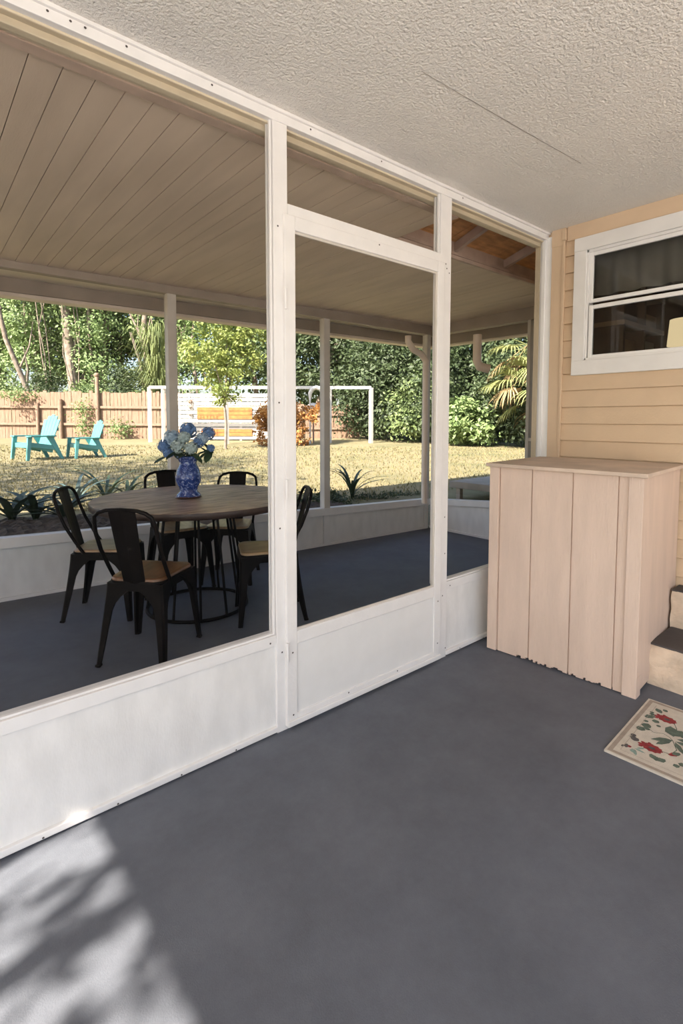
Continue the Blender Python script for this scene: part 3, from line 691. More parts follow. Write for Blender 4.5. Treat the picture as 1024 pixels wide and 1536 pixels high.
for a in ((258, 657, .0, .055, 'petal0', 'pale blue hydrangea head leaning over the far side of the vase', 1), (246, 669, -.02, .044, 'petal1', 'small mid-blue hydrangea head at the outer edge of the bouquet above the table', 0),
          (252, 679, -.03, .036, 'petal1', 'lowest mid-blue hydrangea head drooping beside the vase', 1), (276, 656, -.06, .040, 'petal2', 'pale greenish-white hydrangea head in the middle of the bouquet', 2),
          (267, 669, -.07, .046, 'petal2', 'greyish-white hydrangea head just above the vase rim, toward the blue ones', 3), (286, 672, -.09, .042, 'petal2', 'palest hydrangea head hanging over the front of the vase rim', 3),
          (282, 646, .03, .056, 'petal1', 'large mid-blue hydrangea head at the top of the bouquet', 0), (312, 650, .02, .044, 'petal1', 'dark blue hydrangea head sticking out toward the white door post', 0),
          (303, 658, -.02, .042, 'petal0', 'pale hydrangea head beneath the dark blue one on the door side', 2), (297, 664, -.04, .036, 'petal1', 'blue hydrangea head tucked between the pale heads', 1), (316, 672, 0., .026, 'petal1', 'small greenish-blue hydrangea tip among leaves on the door side', 3)):
    hydrangea(*a)

# ------------------------------------------------------------------ metal chairs
def make_chair(seatmat):
    root = empty('dining_chair', (0, 0, 0))
    # seat pad
    def outline(k, n=7):
        c = [(-.172, .182, 1), (.172, .182, 1), (.150, -.175, 1), (-.150, -.175, 1)]; pts = []; r = .055
        for i, (cx, cy, _) in enumerate(c):
            sx = -1 if cx < 0 else 1; sy = 1 if cy > 0 else -1; ox, oy = cx - sx * r, cy - sy * r
            a0 = {(-1, 1): PI, (1, 1): PI / 2, (1, -1): 0, (-1, -1): -PI / 2}[(sx, sy)]
            for j in range(n): a = a0 - (PI / 2) * j / (n - 1); pts.append(((ox + r * math.cos(a)) * k, (oy + r * math.sin(a)) * k))
        return pts[::-1]
    b = MB(); o_ = outline(1.0); o2 = outline(.97); o3 = outline(.8)
    b.loft([[(x, y, .444) for x, y in o_], [(x, y, .456) for x, y in o_], [(x, y, .462) for x, y in o2], [(x, y, .459) for x, y in o3]], 0, True); b.build('seat', seatmat, root, True)
    b = MB(); oa = outline(1.025); ob = outline(1.045)
    b.loft([[(x, y, .395) for x, y in ob], [(x, y, .446) for x, y in oa], [(x, y, .446) for x, y in outline(.9)], [(x, y, .40) for x, y in outline(.98)]], 0, False, False)
    b.build('seat_frame', M['metal'], root, True)
    for sx, sy in ((-1, 1), (1, 1), (1, -1), (-1, -1)):
        rings = []
        for i in range(13):
            t = i / 12; z = .435 * (1 - t)
            if sy > 0: cx = .178 + .030 * t ** 1.5 + .006 * math.sin(t * PI); cy = .188 + .018 * t ** 1.5
            else: cx = .157 + .036 * t ** 1.5 + .006 * math.sin(t * PI); cy = .182 + .062 * t ** 1.3
            w_ = .028 + .125 * max(0, 1 - t / .34) ** 2.0 + .032 * max(0, 1 - t); h = .012
            C_ = Vector((sx * cx, sy * cy, z)); ax = Vector((-sx, 0, 0)); ay = Vector((0, -sy, 0))
            bev = .010
            r_ = [C_ + ax * w_, C_ + ax * bev, C_ + ay * bev, C_ + ay * w_, C_ + ay * w_ + ax * h, C_ + ax * h * 1.4 + ay * h * 1.4, C_ + ax * w_ + ay * h]
            rings.append(r_ if sx * sy > 0 else r_[::-1])
        b = MB(); b.loft(rings); leg = b.build('leg', M['metal'], root, True)
        b = MB(); e = rings[-1]; c_ = sum((Vector(p) for p in e), Vector()) / 7; b.box(c_.x - .014, c_.x + .014, c_.y - .014, c_.y + .014, 0, .012); b.build('foot_cap', M['metal'], leg, True, bevel=.003)
    path = []
    def by(z): t = (z - .45) / .4; return -.135 - .145 * t - .01 * math.sin(t * PI)
    left = [(-.160, -.095, .44), (-.162, by(.52) + .02, .52), (-.166, by(.62) + .004, .62), (-.168, by(.72), .72), (-.163, by(.77), .775)]
    arc = [(-.163 + .0, 0, 0)]
    for k in range(1, 8):
        a = PI - PI * k / 8; path.append((.163 * math.copysign(abs(math.cos(a)) ** .7, math.cos(a)), by(.775 + .075 * math.sin(a) ** .8), .775 + .072 * math.sin(a) ** .8))
    full = left + path + [(-x, y, z) for x, y, z in reversed(left)]
    b = MB(); b.tube(full, .0105, 10); b.build('back_hoop', M['metal'], root, True)
    b = MB(); rings = []
    for i in range(11):
        t = i / 10; z = .43 + .415 * t; y = by(z) + (.0 if t > .15 else -.0) - .042 * (1 - t) ** 2; hw = .060 + .013 * t
        rings.append([(-hw, y, z), (-hw * .5, y - .006, z), (0, y - .008, z), (hw * .5, y - .006, z), (hw, y, z), (hw, y - .004, z), (0, y - .012, z), (-hw, y - .004, z)])
    b.loft(rings); b.build('back_splat', M['metal'], root, True)
    return root
ch = make_chair(M['seatwood'])
chairs = [((-2.182, 1.135), .739, 1.0, 'bronze metal chair with brown wood seat, its back turned to the screen wall'),
          ((-2.188, 1.922), -.60, 1.0, 'metal chair with pale shiny seat beside the low outer wall, showing its side'),
          ((-1.392, 1.186), 2.70, 1.0, 'metal chair with honey wood seat behind the white screen door'),
          ((-1.198, 2.062), -2.292, 1.0, 'metal chair behind the table, nearest the door post, with pale seat showing below the tabletop'),
          ((-1.60, 2.16), -1.63, 1.04, 'metal chair behind the table whose back rises just beside the blue vase')]
for i, ((x, y), hd, sc, lb) in enumerate(chairs):
    o = ch if i == 0 else copy_tree(ch)
    o.location = (x, y, 0); o.rotation_euler = (0, 0, hd - PI / 2); o.scale = (sc,) * 3
    tag(o, lb, 'chair', 'chairs around the round table')
    if i > 0:
        for c_ in o.children:
            if c_.name.startswith('seat') and 'frame' not in c_.name: c_.data = c_.data.copy(); c_.data.materials[0] = M['seatwood2']

# ------------------------------------------------------------------ yard ground
b = MB()
def grid(x0, x1, nx, yf0, y1, ny, zf):
    v = []; f = []
    for j in range(ny + 1):
        for i in range(nx + 1):
            x = x0 + (x1 - x0) * i / nx; ya_ = yf0(x); t = (j / ny) ** 1.6; y = ya_ + (y1 - ya_) * t; v.append((x, y, zf(x, y)))
    for j in range(ny):
        for i in range(nx): a = j * (nx + 1) + i; f.append((a, a + 1, a + nx + 2, a + nx + 1))
    b.add(v, f, 0, True)
grid(-30, 1.7, 40, lambda x: ow(max(x, XO), .055), 60, 40, yard_z)
grid(1.7, 60, 40, lambda x: .05, 60, 40, yard_z)
struct(b.build('ground_lawn', M['lawn']), 'dry yellowish backyard lawn', 'lawn')
b = MB(); b.box(-40, XE - .1, -40, .03, -.3, -.12); b.box(-40, XO, .03, 2.9, -.3, -.12); b.box(XE - .1, 30, -40, -4.2, -.3, -.12)  # ground out of view, kept pale as a light bounce for the porch
struct(b.build('ground_bounce', M['concrete']), 'unseen ground around the near porch, made pale to bounce light', 'ground')

rr = random.Random(21)
b = MB(); nb = 0
while nb < 18000:
    d = 5.0 + 11 * rr.random() ** 1.4; px = rr.uniform(-40, 830); p = at(px, d)
    if p.y < ow(p.x, .5) or (p.x > 1.4 and p.y < 1.5): continue
    h = rr.uniform(.02, .055); a = rr.uniform(0, 2 * PI); w_ = rr.uniform(.006, .012) * (d / 7); l = rr.uniform(0, .04); la = rr.uniform(0, 2 * PI)
    b.add([(p.x - w_ * math.cos(a), p.y - w_ * math.sin(a), p.z - .005), (p.x + w_ * math.cos(a), p.y + w_ * math.sin(a), p.z - .005), (p.x + l * math.cos(la), p.y + l * math.sin(la), p.z + h)], [(0, 1, 2)], 0)
    nb += 1
tag(b.build('grass', M['blade']), 'short dry grass blades covering the lawn', 'grass', kind='stuff')

# garden bed just outside the low wall
b = MB(); nx, ny = 110, 16; v = []; f = []
for j in range(ny + 1):
    for i in range(nx + 1):
        x = -5 + 5.6 * i / nx; t = j / ny; y = ow(x, .06 + .95 * t)
        v.append((x, y, yard_z(x, y) + .045 * math.sin(PI * min(1, t * 1.1 + .12)) * (1 if j < ny else 0) + rr.uniform(-.014, .022) * (0 < j < ny) - (.01 if j == ny else 0)))
for j in range(ny):
    for i in range(nx): a = j * (nx + 1) + i; f.append((a, a + 1, a + nx + 2, a + nx + 1))
b.add(v, f); struct(b.build('ground_bed', M['mulch']), 'dark mulched planting bed along the outer wall', 'garden bed')

def beside_wall(px, off):
    d = 4.0
    while True:
        p = at(px, d)
        if p.y >= ow(p.x, off): return p
        d += .02
def strap_plant(p, n, ln, wd, mk, label, seed, erect=.8, name='strap_leaf_plant', group=None):
    r_ = random.Random(seed); o = empty(name, p); tag(o, label, 'plant', group); b = MB(); ln *= 1.45; wd *= 1.2; erect *= 1.15
    for i in range(n):
        a = 2 * PI * i / n + r_.uniform(-.3, .3); l = ln * r_.uniform(.7, 1.15); e = erect * r_.uniform(.6, 1.2)
        d = Vector((math.cos(a), math.sin(a), 0)); s = Vector((-math.sin(a), math.cos(a), 0)); pts = []; ws_ = []
        for k in range(8):
            t = k / 7; pts.append(Vector(p) + d * (l * t * (.35 + .5 * t / max(e, .3))) + Vector((0, 0, l * e * (t - .55 * t * t) - .02 * (k == 0)))); ws_.append(wd * (1 - abs(2 * t - .7) ** 2 / 2) if k < 7 else .002)
        b.ribbon(pts, [max(.003, w_) for w_ in ws_], s)
    b.build('leaves', M[mk], o); return o
for i, (px, d, n, ln, wd_, mk, lb, er) in enumerate((
        (14, 5.35, 9, .42, .055, 'strap', 'dark broad-leaved plant at the frame edge of the mulch bed', .7), (50, 5.6, 7, .40, .05, 'strap', 'plant with one long drooping leaf in the mulch bed', .7),
        (92, 5.5, 8, .36, .05, 'strap', 'dark leafy plant seen through the hoop of the side-on chair', .7), (112, 6.3, 13, .34, .03, 'strapblue', 'blue-green spiky plant behind the side-on chair', 1.0),
        (158, 6.4, 10, .42, .03, 'strap', 'spiky plant behind the far edge of the tabletop', 1.0), (190, 6.5, 9, .36, .035, 'strap', 'low strap-leaved plant beside the chair near the vase', .8),
        (352, 6.7, 9, .26, .035, 'strapblue', 'pale green plant framed by the hoop of the chair near the door post', .8), (528, 6.0, 11, .42, .032, 'strap', 'arching strap-leaved plant behind the screen door', 1.1))):
    p = beside_wall(px, d - 4.85 + (.25 if i == 0 else 0) if i < 6 else .75); strap_plant((p.x, p.y, p.z + .02), n, ln, wd_, mk, lb, 50 + i, er)

# ------------------------------------------------------------------ foliage
def leaf_cloud(b, blobs, n, size, rng, mat=0, clusters=70, spread=.33, up_bias=.5):
    tot = sum(rx * ry * rz for _, (rx, ry, rz) in blobs); cl = []
    for (c, (rx, ry, rz)) in blobs:
        k = max(4, int(clusters * rx * ry * rz / tot))
        for _ in range(k):
            while True:
                q = Vector((rng.uniform(-1, 1), rng.uniform(-1, 1), rng.uniform(-1, 1)))
                if .25 < q.length < 1: break
            q *= (.55 + .45 * rng.random()) / max(q.length, .4) * q.length ** .3
            cl.append((Vector(c) + Vector((q.x * rx, q.y * ry, q.z * rz)), q, min(rx, ry, rz)))
    for i in range(n):
        c, q, sc = cl[rng.randrange(len(cl))]; s = spread * max(.35, min(1.4, sc))
        o = Vector((rng.gauss(0, s), rng.gauss(0, s), rng.gauss(0, s * .7))); p = c + o
        nm = (q.normalized() * .6 + o * .5 + Vector((rng.gauss(0, .5), rng.gauss(0, .5), rng.gauss(up_bias, .5)))).normalized()
        t = nm.cross(Vector((rng.gauss(0, 1), rng.gauss(0, 1), rng.gauss(0, 1)))).normalized(); u = nm.cross(t); l = size * rng.uniform(.6, 1.3); w_ = l * .55
        b.add([p - t * l / 2, p + u * w_ / 2 + nm * l * .06, p + t * l / 2, p - u * w_ / 2 + nm * l * .06], [(0, 1, 2, 3)], mat)
def make_tree(name, blobs, n, size, leafm, seed, trunk=None, tr=.14, clusters=70, spread=.33, branches=3):
    rng = random.Random(seed); o = empty(name, (0, 0, 0))
    if trunk:
        b = MB(); r0 = tr; k = len(trunk); b.tube(trunk, [r0 * (1 - .55 * i / (k - 1)) for i in range(k)], 9)
        for (c, rad) in blobs[:branches]:
            s = Vector(trunk[int(k * .55)]); e = Vector(c); m_ = s.lerp(e, .5) + Vector((0, 0, .25)); b.tube([s, m_, e], [tr * .4, tr * .28, tr * .1], 6)
        b.build('trunk', M['trunk'], o, True)
    b = MB(); leaf_cloud(b, blobs, n, size, rng, 0, clusters, spread); b.build('crown', leafm, o, True)
    return o
def wob(h, seed, k=7, a=.25):
    r_ = random.Random(seed); x = y = 0; pts = []
    for i in range(k): pts.append((x, y, h * i / (k - 1) - .1 * (i == 0))); x += r_.uniform(-a, a); y += r_.uniform(-a, a)
    return pts
TA = make_tree('tree', [((0, 0, 8.2), (2.3, 2.3, 1.9)), ((-1.3, .4, 6.2), (1.9, 1.7, 1.3)), ((1.4, -.3, 5.4), (1.8, 1.8, 1.3)), ((.2, .9, 4.0), (2.0, 1.4, 1.0)), ((-.9, -.8, 10), (1.8, 1.8, 1.4))], 6500, .24, M['leafA'], 1, wob(9, 2), .20, 95)
TB = make_tree('tree', [((0, 0, 6.4), (2.2, 2.2, 1.8)), ((1.5, .5, 4.6), (1.7, 1.7, 1.2)), ((-1.5, -.3, 4.2), (1.6, 1.7, 1.3)), ((0, .3, 9), (1.8, 1.8, 1.6)), ((.3, -.7, 2.6), (1.9, 1.5, 1.1))], 6500, .24, M['leafB'], 3, wob(8.5, 5, a=.35), .16, 95)
TC2 = make_tree('tree', [((0, 0, 7.4), (1.7, 1.9, 2.6)), ((-.6, .3, 4.0), (1.9, 1.6, 1.6)), ((.8, .2, 2.2), (1.7, 1.5, 1.3)), ((.2, 0, 10.5), (1.3, 1.3, 1.6))], 6000, .22, M['leafD'], 8, wob(9.5, 9, a=.2), .13, 90)
BA = make_tree('shrub', [((0, 0, 1.0), (1.3, 1.2, 1.0)), ((.9, .2, 1.6), (1.0, 1.0, .9)), ((-.9, .1, 1.5), (1.0, .9, .9)), ((0, .2, 2.4), (.9, .9, .8))], 3600, .16, M['leafA'], 12, clusters=75, spread=.26)
BB = make_tree('shrub', [((0, 0, 1.2), (1.4, 1.2, 1.2)), ((.8, .1, 2.3), (1.1, 1.0, 1.0)), ((-.8, 0, 2.2), (1.1, 1.0, 1.0)), ((0, .2, 3.4), (1.0, .9, .9))], 4200, .16, M['leafB'], 14, clusters=85, spread=.26)
for px, d, pts, r0, lb in ((113, 24.2, [(0, 0, -.1), (.05, 0, 2), (-.1, .1, 4), (-.25, 0, 6.2), (-.4, .1, 9.5)], .27, 'thick pale trunk rising just behind the fence among the trees'),
        (146, 25.2, [(0, 0, -.1), (.25, 0, 2.5), (-.1, .1, 4.2), (-.05, 0, 6.5), (-.2, .1, 9.5)], .17, 'slender pale trunk with a kink beside the thick pale trunk'),
        (221, 24.0, [(0, 0, -.1), (-.1, 0, 1.5), (.12, .1, 3), (0, 0, 5), (.1, 0, 7), (0, .1, 9.5)], .19, 'pale vine-hung trunk next to the porch post'),
        (66, 24.0, [(0, 0, -.1), (-.5, 0, 1.8), (-1.3, .1, 4.2), (-1.7, 0, 6.5), (-1.9, .1, 9.5)], .13, 'leaning trunk slanting across the patch of open sky'),
        (262, 24.6, [(0, 0, -.1), (.1, 0, 2), (.3, .1, 4), (1.0, 0, 6), (1.5, 0, 9)], .15, 'dark forked trunk on the far side of the porch post')):
    o = empty('tree', at(px, d)); tag(o, lb, 'tree'); rg = random.Random(px); P_ = [o.location + Vector(q) for q in pts]
    b = MB(); b.tube(P_, [r0 * (1 - .12 * i) for i in range(len(P_))], 10)
    for k in range(4):
        q = P_[1].lerp(P_[3], rg.random()); e = q + Vector((rg.uniform(-.8, .8), rg.uniform(-.5, .5), rg.uniform(1.2, 2.4))); b.tube([q, q.lerp(e, .5) + Vector((.1, 0, -.1)), e], [r0 * .4, r0 * .28, r0 * .12], 6)
    for k in range(3):
        q = o.location + Vector((rg.uniform(-.3, .3), -.3, 0)); b.tube([q + Vector((rg.uniform(-.2, .2), rg.uniform(-.2, .1), z_)) for z_ in (0, 1.2, 2.4, 3.6, 4.8, 6)], .025, 5)
    b.build('trunk', M['trunk'], o)
    b = MB(); leaf_cloud(b, [(P_[-1], (1.3, 1.3, 1.2)), (P_[-2], (.8, .8, .7))], 1500, .22, rg, 0, 40, .35); b.build('crown', M['leafA'], o)
used = set()
def put(src, px, d, sc, rz, label, cat, group, dz=0, name=None):
    o = src if src.name not in used else copy_tree(src)
    used.add(src.name)
    p = at(px, d) if d else beside_wall(px, .62); o.location = (p.x, p.y, p.z - .05 + dz); o.rotation_euler = (0, 0, rz); o.scale = (sc * R.uniform(.92, 1.08), sc * R.uniform(.92, 1.08), sc)
    if name: o.name = name
    tag(o, label, cat, group); return o
FL = 'leafy green tree of the dense woods beyond the wooden fence'
FR_ = 'dark leafy tree of the thick screen of trees behind the white goal frame'
for i, (px, d, k, s) in enumerate(((-60, 29, 1, 1.05), (8, 32, 0, 1.0), (62, 27.5, 0, .95), (118, 31, 1, 1.1), (160, 27, 0, 1.0), (205, 30, 1, 1.0), (262, 27, 0, 1.0), (330, 31, 0, 1.1), (385, 27, 2, 1.0),
                                   (40, 25.5, 2, .8), (140, 24.5, 2, .75), (300, 24.5, 2, .85), (90, 36, 1, 1.3), (240, 37, 1, 1.3), (-10, 38, 1, 1.3))):
    put((TA, TB, TC2)[k], px, d, s, i * 1.7, FL, 'tree', 'woods beyond the fence')
for i, (px, d, k, s) in enumerate(((440, 27, 1, 1.0), (500, 29, 2, 1.1), (545, 25, 1, 1.0), (590, 23, 1, 1.0), (630, 25, 0, 1.0), (470, 24.5, 1, .9), (520, 36, 1, 1.3), (610, 30, 1, 1.3), (420, 35, 1, 1.3))):
    put((TA, TB, TC2)[k], px, d, s, i * 2.1 + .5, FR_, 'tree', 'trees behind the goal')
for i, (px, d, k, s) in enumerate(((680, 22, 1, 1.0), (725, 24, 0, 1.0), (775, 20.5, 1, 1.0), (830, 21, 1, 1.1), (700, 29, 1, 1.3), (800, 28, 1, 1.3), (860, 24, 0, 1.2), (650, 21, 2, .9))):
    put((TA, TB, TC2)[k], px, d, s, i * 1.3 + .9, 'leafy tree in the thicket beside the porch corner', 'tree', 'thicket beside the porch')
for i, (px, d, k, s) in enumerate(((-30, 22.3, 0, .9), (20, 22.6, 0, .8), (75, 22.4, 1, .7), (118, 22.2, 0, .8), (185, 22.3, 1, .75), (240, 22.2, 0, .8), (225, 23.5, 1, .8))):
    put((BA, BB)[k], px, d, s, i * 1.9, 'bushy undergrowth shrub rising just behind the wooden fence', 'shrub', 'undergrowth behind the fence')
for i, (px, d, k, s) in enumerate(((548, 20.5, 1, .9), (585, 19.6, 1, .95), (620, 18.6, 0, .9), (655, 18.2, 1, .95), (600, 21, 1, 1.2), (565, 22, 1, 1.2), (640, 20, 1, 1.2), (745, 17.8, 1, .9), (770, 16.6, 1, .8), (800, 16.2, 1, .8), (730, 19, 1, 1.2), (690, 19.5, 1, 1.2))):
    put((BA, BB)[k], px, d, s, i * 2.3, 'dark dense shrub in the hedge at the edge of the lawn', 'shrub', 'hedge at the edge of the lawn')
# fresh green shrub in front of the hedge
FS = make_tree('shrub', [((0, 0, .75), (1.0, .9, .75)), ((.5, 0, 1.3), (.7, .7, .55)), ((-.5, .1, 1.2), (.7, .6, .5))], 3800, .17, M['leafD'], 31, clusters=60, spread=.24)
put(FS, 702, 16.6, .92, .3, 'fresh light green shrub in front of the dark hedge by the porch corner', 'shrub', None)
# low planting outside the wall behind the door
LP = make_tree('low_shrub', [((0, 0, .10), (.32, .2, .10)), ((.3, 0, .1), (.25, .18, .09)), ((-.3, 0, .1), (.25, .18, .1))], 900, .05, M['leafB'], 33, clusters=40, spread=.16)
put(LP, 452, None, 1.0, .2, 'low dark leafy plant outside the sill, behind the chair by the door', 'plant', None)
put(LP, 503, None, .8, 1.2, 'low leafy plant next to the grey post behind the door', 'plant', None)
put(LP, 560, None, .62, -.7, 'lowest ground-hugging plant near the arching strap leaves', 'plant', None)
put(LP, 600, None, .5, -.7, 'last small tuft of low planting before the porch corner', 'plant', None)

# bright sapling
SP = make_tree('sapling', [((-.2, 0, 2.0), (.8, .7, .45)), ((.5, 0, 2.5), (.75, .7, .5)), ((-.5, .1, 2.9), (.8, .7, .5)), ((.3, 0, 3.4), (1.0, .8, .6)), ((.9, 0, 3.1), (.6, .6, .5)), ((.1, 0, 1.35), (.4, .3, .3)), ((.6, .1, 4.1), (.9, .8, .5)), ((-.2, 0, 4.3), (.7, .6, .5)), ((.4, 0, 4.9), (.8, .7, .5))], 8500, .12, M['leafC'], 41, [(0, 0, -.1), (.03, 0, .7), (.0, .03, 1.4), (.08, 0, 2.2), (.1, .02, 3.2)], .045, 120, .26, 5)
p = at(338, 14.8); SP.location = p; tag(SP, 'slim sapling with bright yellow-green leaves on the lawn in front of the white slats', 'tree')
# weeping clump beside it
p = at(238, 21.2); WP = empty('weeping_shrub', p); tag(WP, 'weeping shrub of long pale green strands beyond the goal, behind the porch post', 'shrub'); rr = random.Random(4); b = MB()
for i in range(520):
    a = rr.uniform(0, 2 * PI); l = rr.uniform(1.8, 3.6); h = rr.uniform(3.0, 7.2); d = Vector((math.cos(a), math.sin(a), 0)); s = Vector((-math.sin(a), math.cos(a), 0)); sp = rr.uniform(.25, 1.0)
    pts = [p + d * (sp * l * .5 * t ** 1.3) + Vector((0, 0, .4 + h * (1.25 * t - .75 * t ** 2.6))) for t in (0, .2, .4, .6, .8, 1.)]; b.ribbon(pts, [.05, .05, .05, .045, .035, .01], s)
b.build('strands', M['weep'], WP)
# fan palm
p = at(806, 15.0); PM = empty('fan_palm', p); tag(PM, 'fan palm with drooping yellow-green fronds beyond the narrow side post', 'palm tree'); rr = random.Random(6)
b = MB(); b.tube([p + Vector((0, 0, -.1)), p + Vector((.03, 0, 1.2)), p + Vector((0, .05, 2.9))], [.17, .15, .14], 10); b.build('trunk', M['trunk'], PM)
for i in range(52):
    a = i * 2.4; el = rr.uniform(-1.0, .8); d = Vector((math.cos(a) * math.cos(el), math.sin(a) * math.cos(el), math.sin(el))); c0 = p + Vector((0, 0, rr.uniform(1.2, 3.5)))
    tip = c0 + d * rr.uniform(.6, 1.15); b = MB(); b.tube([c0, c0.lerp(tip, .5) + Vector((0, 0, .05)), tip], .012, 5)
    s = d.cross(Vector((0, 0, 1))).normalized(); u = s.cross(d)
    for k in range(17):
        t = -1.25 + 2.5 * k / 16; dd = (d * math.cos(t) + s * math.sin(t)).normalized(); l = rr.uniform(.55, .8)
        pts = [tip, tip + dd * l * .5 + u * .02, tip + dd * l * .85 - Vector((0, 0, .10)), tip + dd * l - Vector((0, 0, .28))]; b.ribbon(pts, [.015, .045, .03, .004], dd.cross(u).normalized())
    b.build('frond', M['palm'] if el > -.55 else M['palmdry'], PM)
# rust-orange dried shrubs
DS = make_tree('dried_shrub', [((0, 0, .5), (.45, .4, .5)), ((.25, 0, 1.05), (.4, .35, .4)), ((-.3, 0, .95), (.35, .3, .35)), ((.35, 0, 1.45), (.3, .3, .22))], 2400, .10, M['leafR'], 51, wob(1.2, 4, 5, .12), .03, 50, .2)
put(DS, 402, 16.4, 1.05, .4, 'rust-orange dried shrub between the sapling and the white door post', 'shrub', None)
put(DS, 447, 16.6, 1.1, 2.2, 'rust-orange dried shrub just behind the screen door near the goal', 'shrub', None)
# creepers on the fence
for px, h, sd, lb in ((126, 1.75, 1, 'green creeper climbing the fence behind the second teal chair'), (182, .8, 2, 'low weed clump against the fence beside the second teal chair'), (32, 1.75, 3, 'green creeper spilling over the fence top above the first teal chair')):
    p = at(px, 19.75); rng = random.Random(sd + 60); o = empty('creeper', p); tag(o, lb, 'creeper'); b = MB()
    if sd == 3: leaf_cloud(b, [(p + Vector((0, 0, 1.7)), (.9, .15, .16))], 420, .1, rng, 0, 24, .5)
    else: leaf_cloud(b, [(p + Vector((0, 0, h * .5)), (.16 if sd == 1 else .45, .1, h * .5))], 420, .1, rng, 0, 30, .5)
    b.build('leaves', M['leafD'], o)

# ------------------------------------------------------------------ wooden fence
def fence(xa, xb, d0, d1, hgt, label, seed, posts, rails, fine=.14, name='wooden_fence'):
    rng = random.Random(seed); A = at(xa, d0); B = at(xb, d1); u = (B - A); ln = Vector((u.x, u.y, 0)).length; u = Vector((u.x, u.y, 0)).normalized(); nrm = Vector((-u.y, u.x, 0))
    if nrm.dot(fw) > 0: nrm = -nrm                       # toward the camera
    o = empty(name, A.lerp(B, .5)); tag(o, label, 'fence'); b = MB(); s = 0
    while s < ln:
        q = A + u * s; z = yard_z(q.x, q.y); w_ = fine * rng.uniform(.85, 1.0); h = hgt * rng.uniform(.965, 1.02); tl = rng.uniform(-.012, .012); y_ = rng.uniform(-.008, .008)
        p0 = q + nrm * y_; p1 = q + u * w_ + nrm * y_; t_ = nrm * -.02
        v = [(p0.x, p0.y, z - .05), (p1.x, p1.y, z - .05), (p1.x + t_.x, p1.y + t_.y, z - .05), (p0.x + t_.x, p0.y + t_.y, z - .05)]
        v += [(a + u.x * tl, c + u.y * tl, z + h + (rng.uniform(-.01, .01))) for a, c, _ in v]
        b.hexa(v); s += fine
    b.build('pickets', M['fence'], o)
    za = yard_z(A.x, A.y); zb = yard_z(B.x, B.y)
    for r_ in rails: b = MB(); b.bar((A.x + nrm.x * .05, A.y + nrm.y * .05, za + r_), (B.x + nrm.x * .05, B.y + nrm.y * .05, zb + r_), .05, .09); b.build('rail', M['fencerail'], o)
    for t, h, wdt in posts:
        q = A.lerp(B, t) + nrm * .09; z = yard_z(q.x, q.y); b = MB(); b.tube([(q.x, q.y, z - .1), (q.x + .01, q.y, z + h)], wdt, 9)
        if h > 2: b.ball((q.x, q.y, z + h), .10, 12, 8, 0, (1, 1, .9))
        b.build('post', M['fencerail'], o)
fence(-90, 268, 20, 20, 1.80, 'weathered brown cedar picket fence behind the two teal chairs', 5, ((.42, 1.35, .06), (.515, 1.5, .085), (.67, 2.42, .075), (.03, 1.6, .07)), (.55, 1.2), .135)
fence(395, 536, 21, 21.2, 1.35, 'reddish timber fence far behind the open half of the goal', 6, ((.4, 1.3, .07),), (.4, .95), .15)

# white slat screen with orange boards behind the goal
A = at(262, 19.2); B = at(408, 19.2); u = (B - A); u.z = 0; ln = u.length; u.normalize(); nrm = Vector((-u.y, u.x, 0)); nrm = nrm if nrm.dot(fw) < 0 else -nrm
sl = empty('slat_screen', A.lerp(B, .5)); tag(sl, 'white horizontal slat screen with orange boards standing behind the goal', 'screen'); g0 = yard_z(A.x, A.y)
b = MB()
for k in range(11):
    z = g0 + .10 + k * .155; b.bar(A + Vector((0, 0, z - A.z)), B + Vector((0, 0, z - B.z)), .03, .125)
b.build('slats', M['goalwhite'], sl)
for t in (0.02, .35, .68, .98):
    q = A.lerp(B, t) - nrm * .05; b = MB(); b.bar((q.x, q.y, g0 - .1), (q.x, q.y, g0 + 1.72), .08, .08, (u.x, u.y, 0)); b.build('post', M['goalwhite'], sl)
for t0, t1, z0, z1 in ((.24, .80, .78, 1.22), (.0, .12, .12, .42), (.28, .8, .16, .42)):
    b = MB(); n = 3 if z1 - z0 > .4 else 2
    for k in range(n):
        zz = z0 + (z1 - z0) * (k + .5) / n; q0 = A.lerp(B, t0) + nrm * .04; q1 = A.lerp(B, t1) + nrm * .04; b.bar((q0.x, q0.y, g0 + zz), (q1.x, q1.y, g0 + zz), .03, (z1 - z0) / n * .9)
    b.build('orange_board', M['orange'], sl)
for k, z in enumerate((1.42, 1.22, .95)):
    q = A.lerp(B, .175) + nrm * .04; b = MB(); b.ball((q.x, q.y, g0 + z), .075, 12, 6, 0, (1.2, 1.2, .55 if k else .9)); b.build('plaque', M['fencerail'], sl)

# goal of white pipe
A = at(226, 18); B = at(556, 18); gz = lambda p: yard_z(p.x, p.y)
gl = empty('goal_frame', A.lerp(B, .5)); tag(gl, 'wide white pipe goal frame standing on the far lawn', 'goal'); ztop = 2.42
b = MB(); b.bar((A.x, A.y, ztop), (B.x, B.y, ztop), .10, .10); b.build('crossbar', M['goalwhite'], gl)
for px, w_ in ((226, .10), (246, .09), (341, .09), (495, .08), (556, .11)):
    q = at(px, 18 if px != 341 else 17.2); zt = ztop if px != 341 else 1.95; b = MB(); b.bar((q.x, q.y, q.z - .05), (q.x, q.y, zt), w_, w_, (1, 0, 0)); b.build('post', M['goalwhite'], gl)
q0 = at(341, 17.2); q1 = at(341, 18)
b = MB(); b.bar((q0.x, q0.y, 1.95), (q1.x, q1.y, ztop), .07, .07); b.build('brace', M['goalwhite'], gl)
b = MB(); rr = random.Random(9)
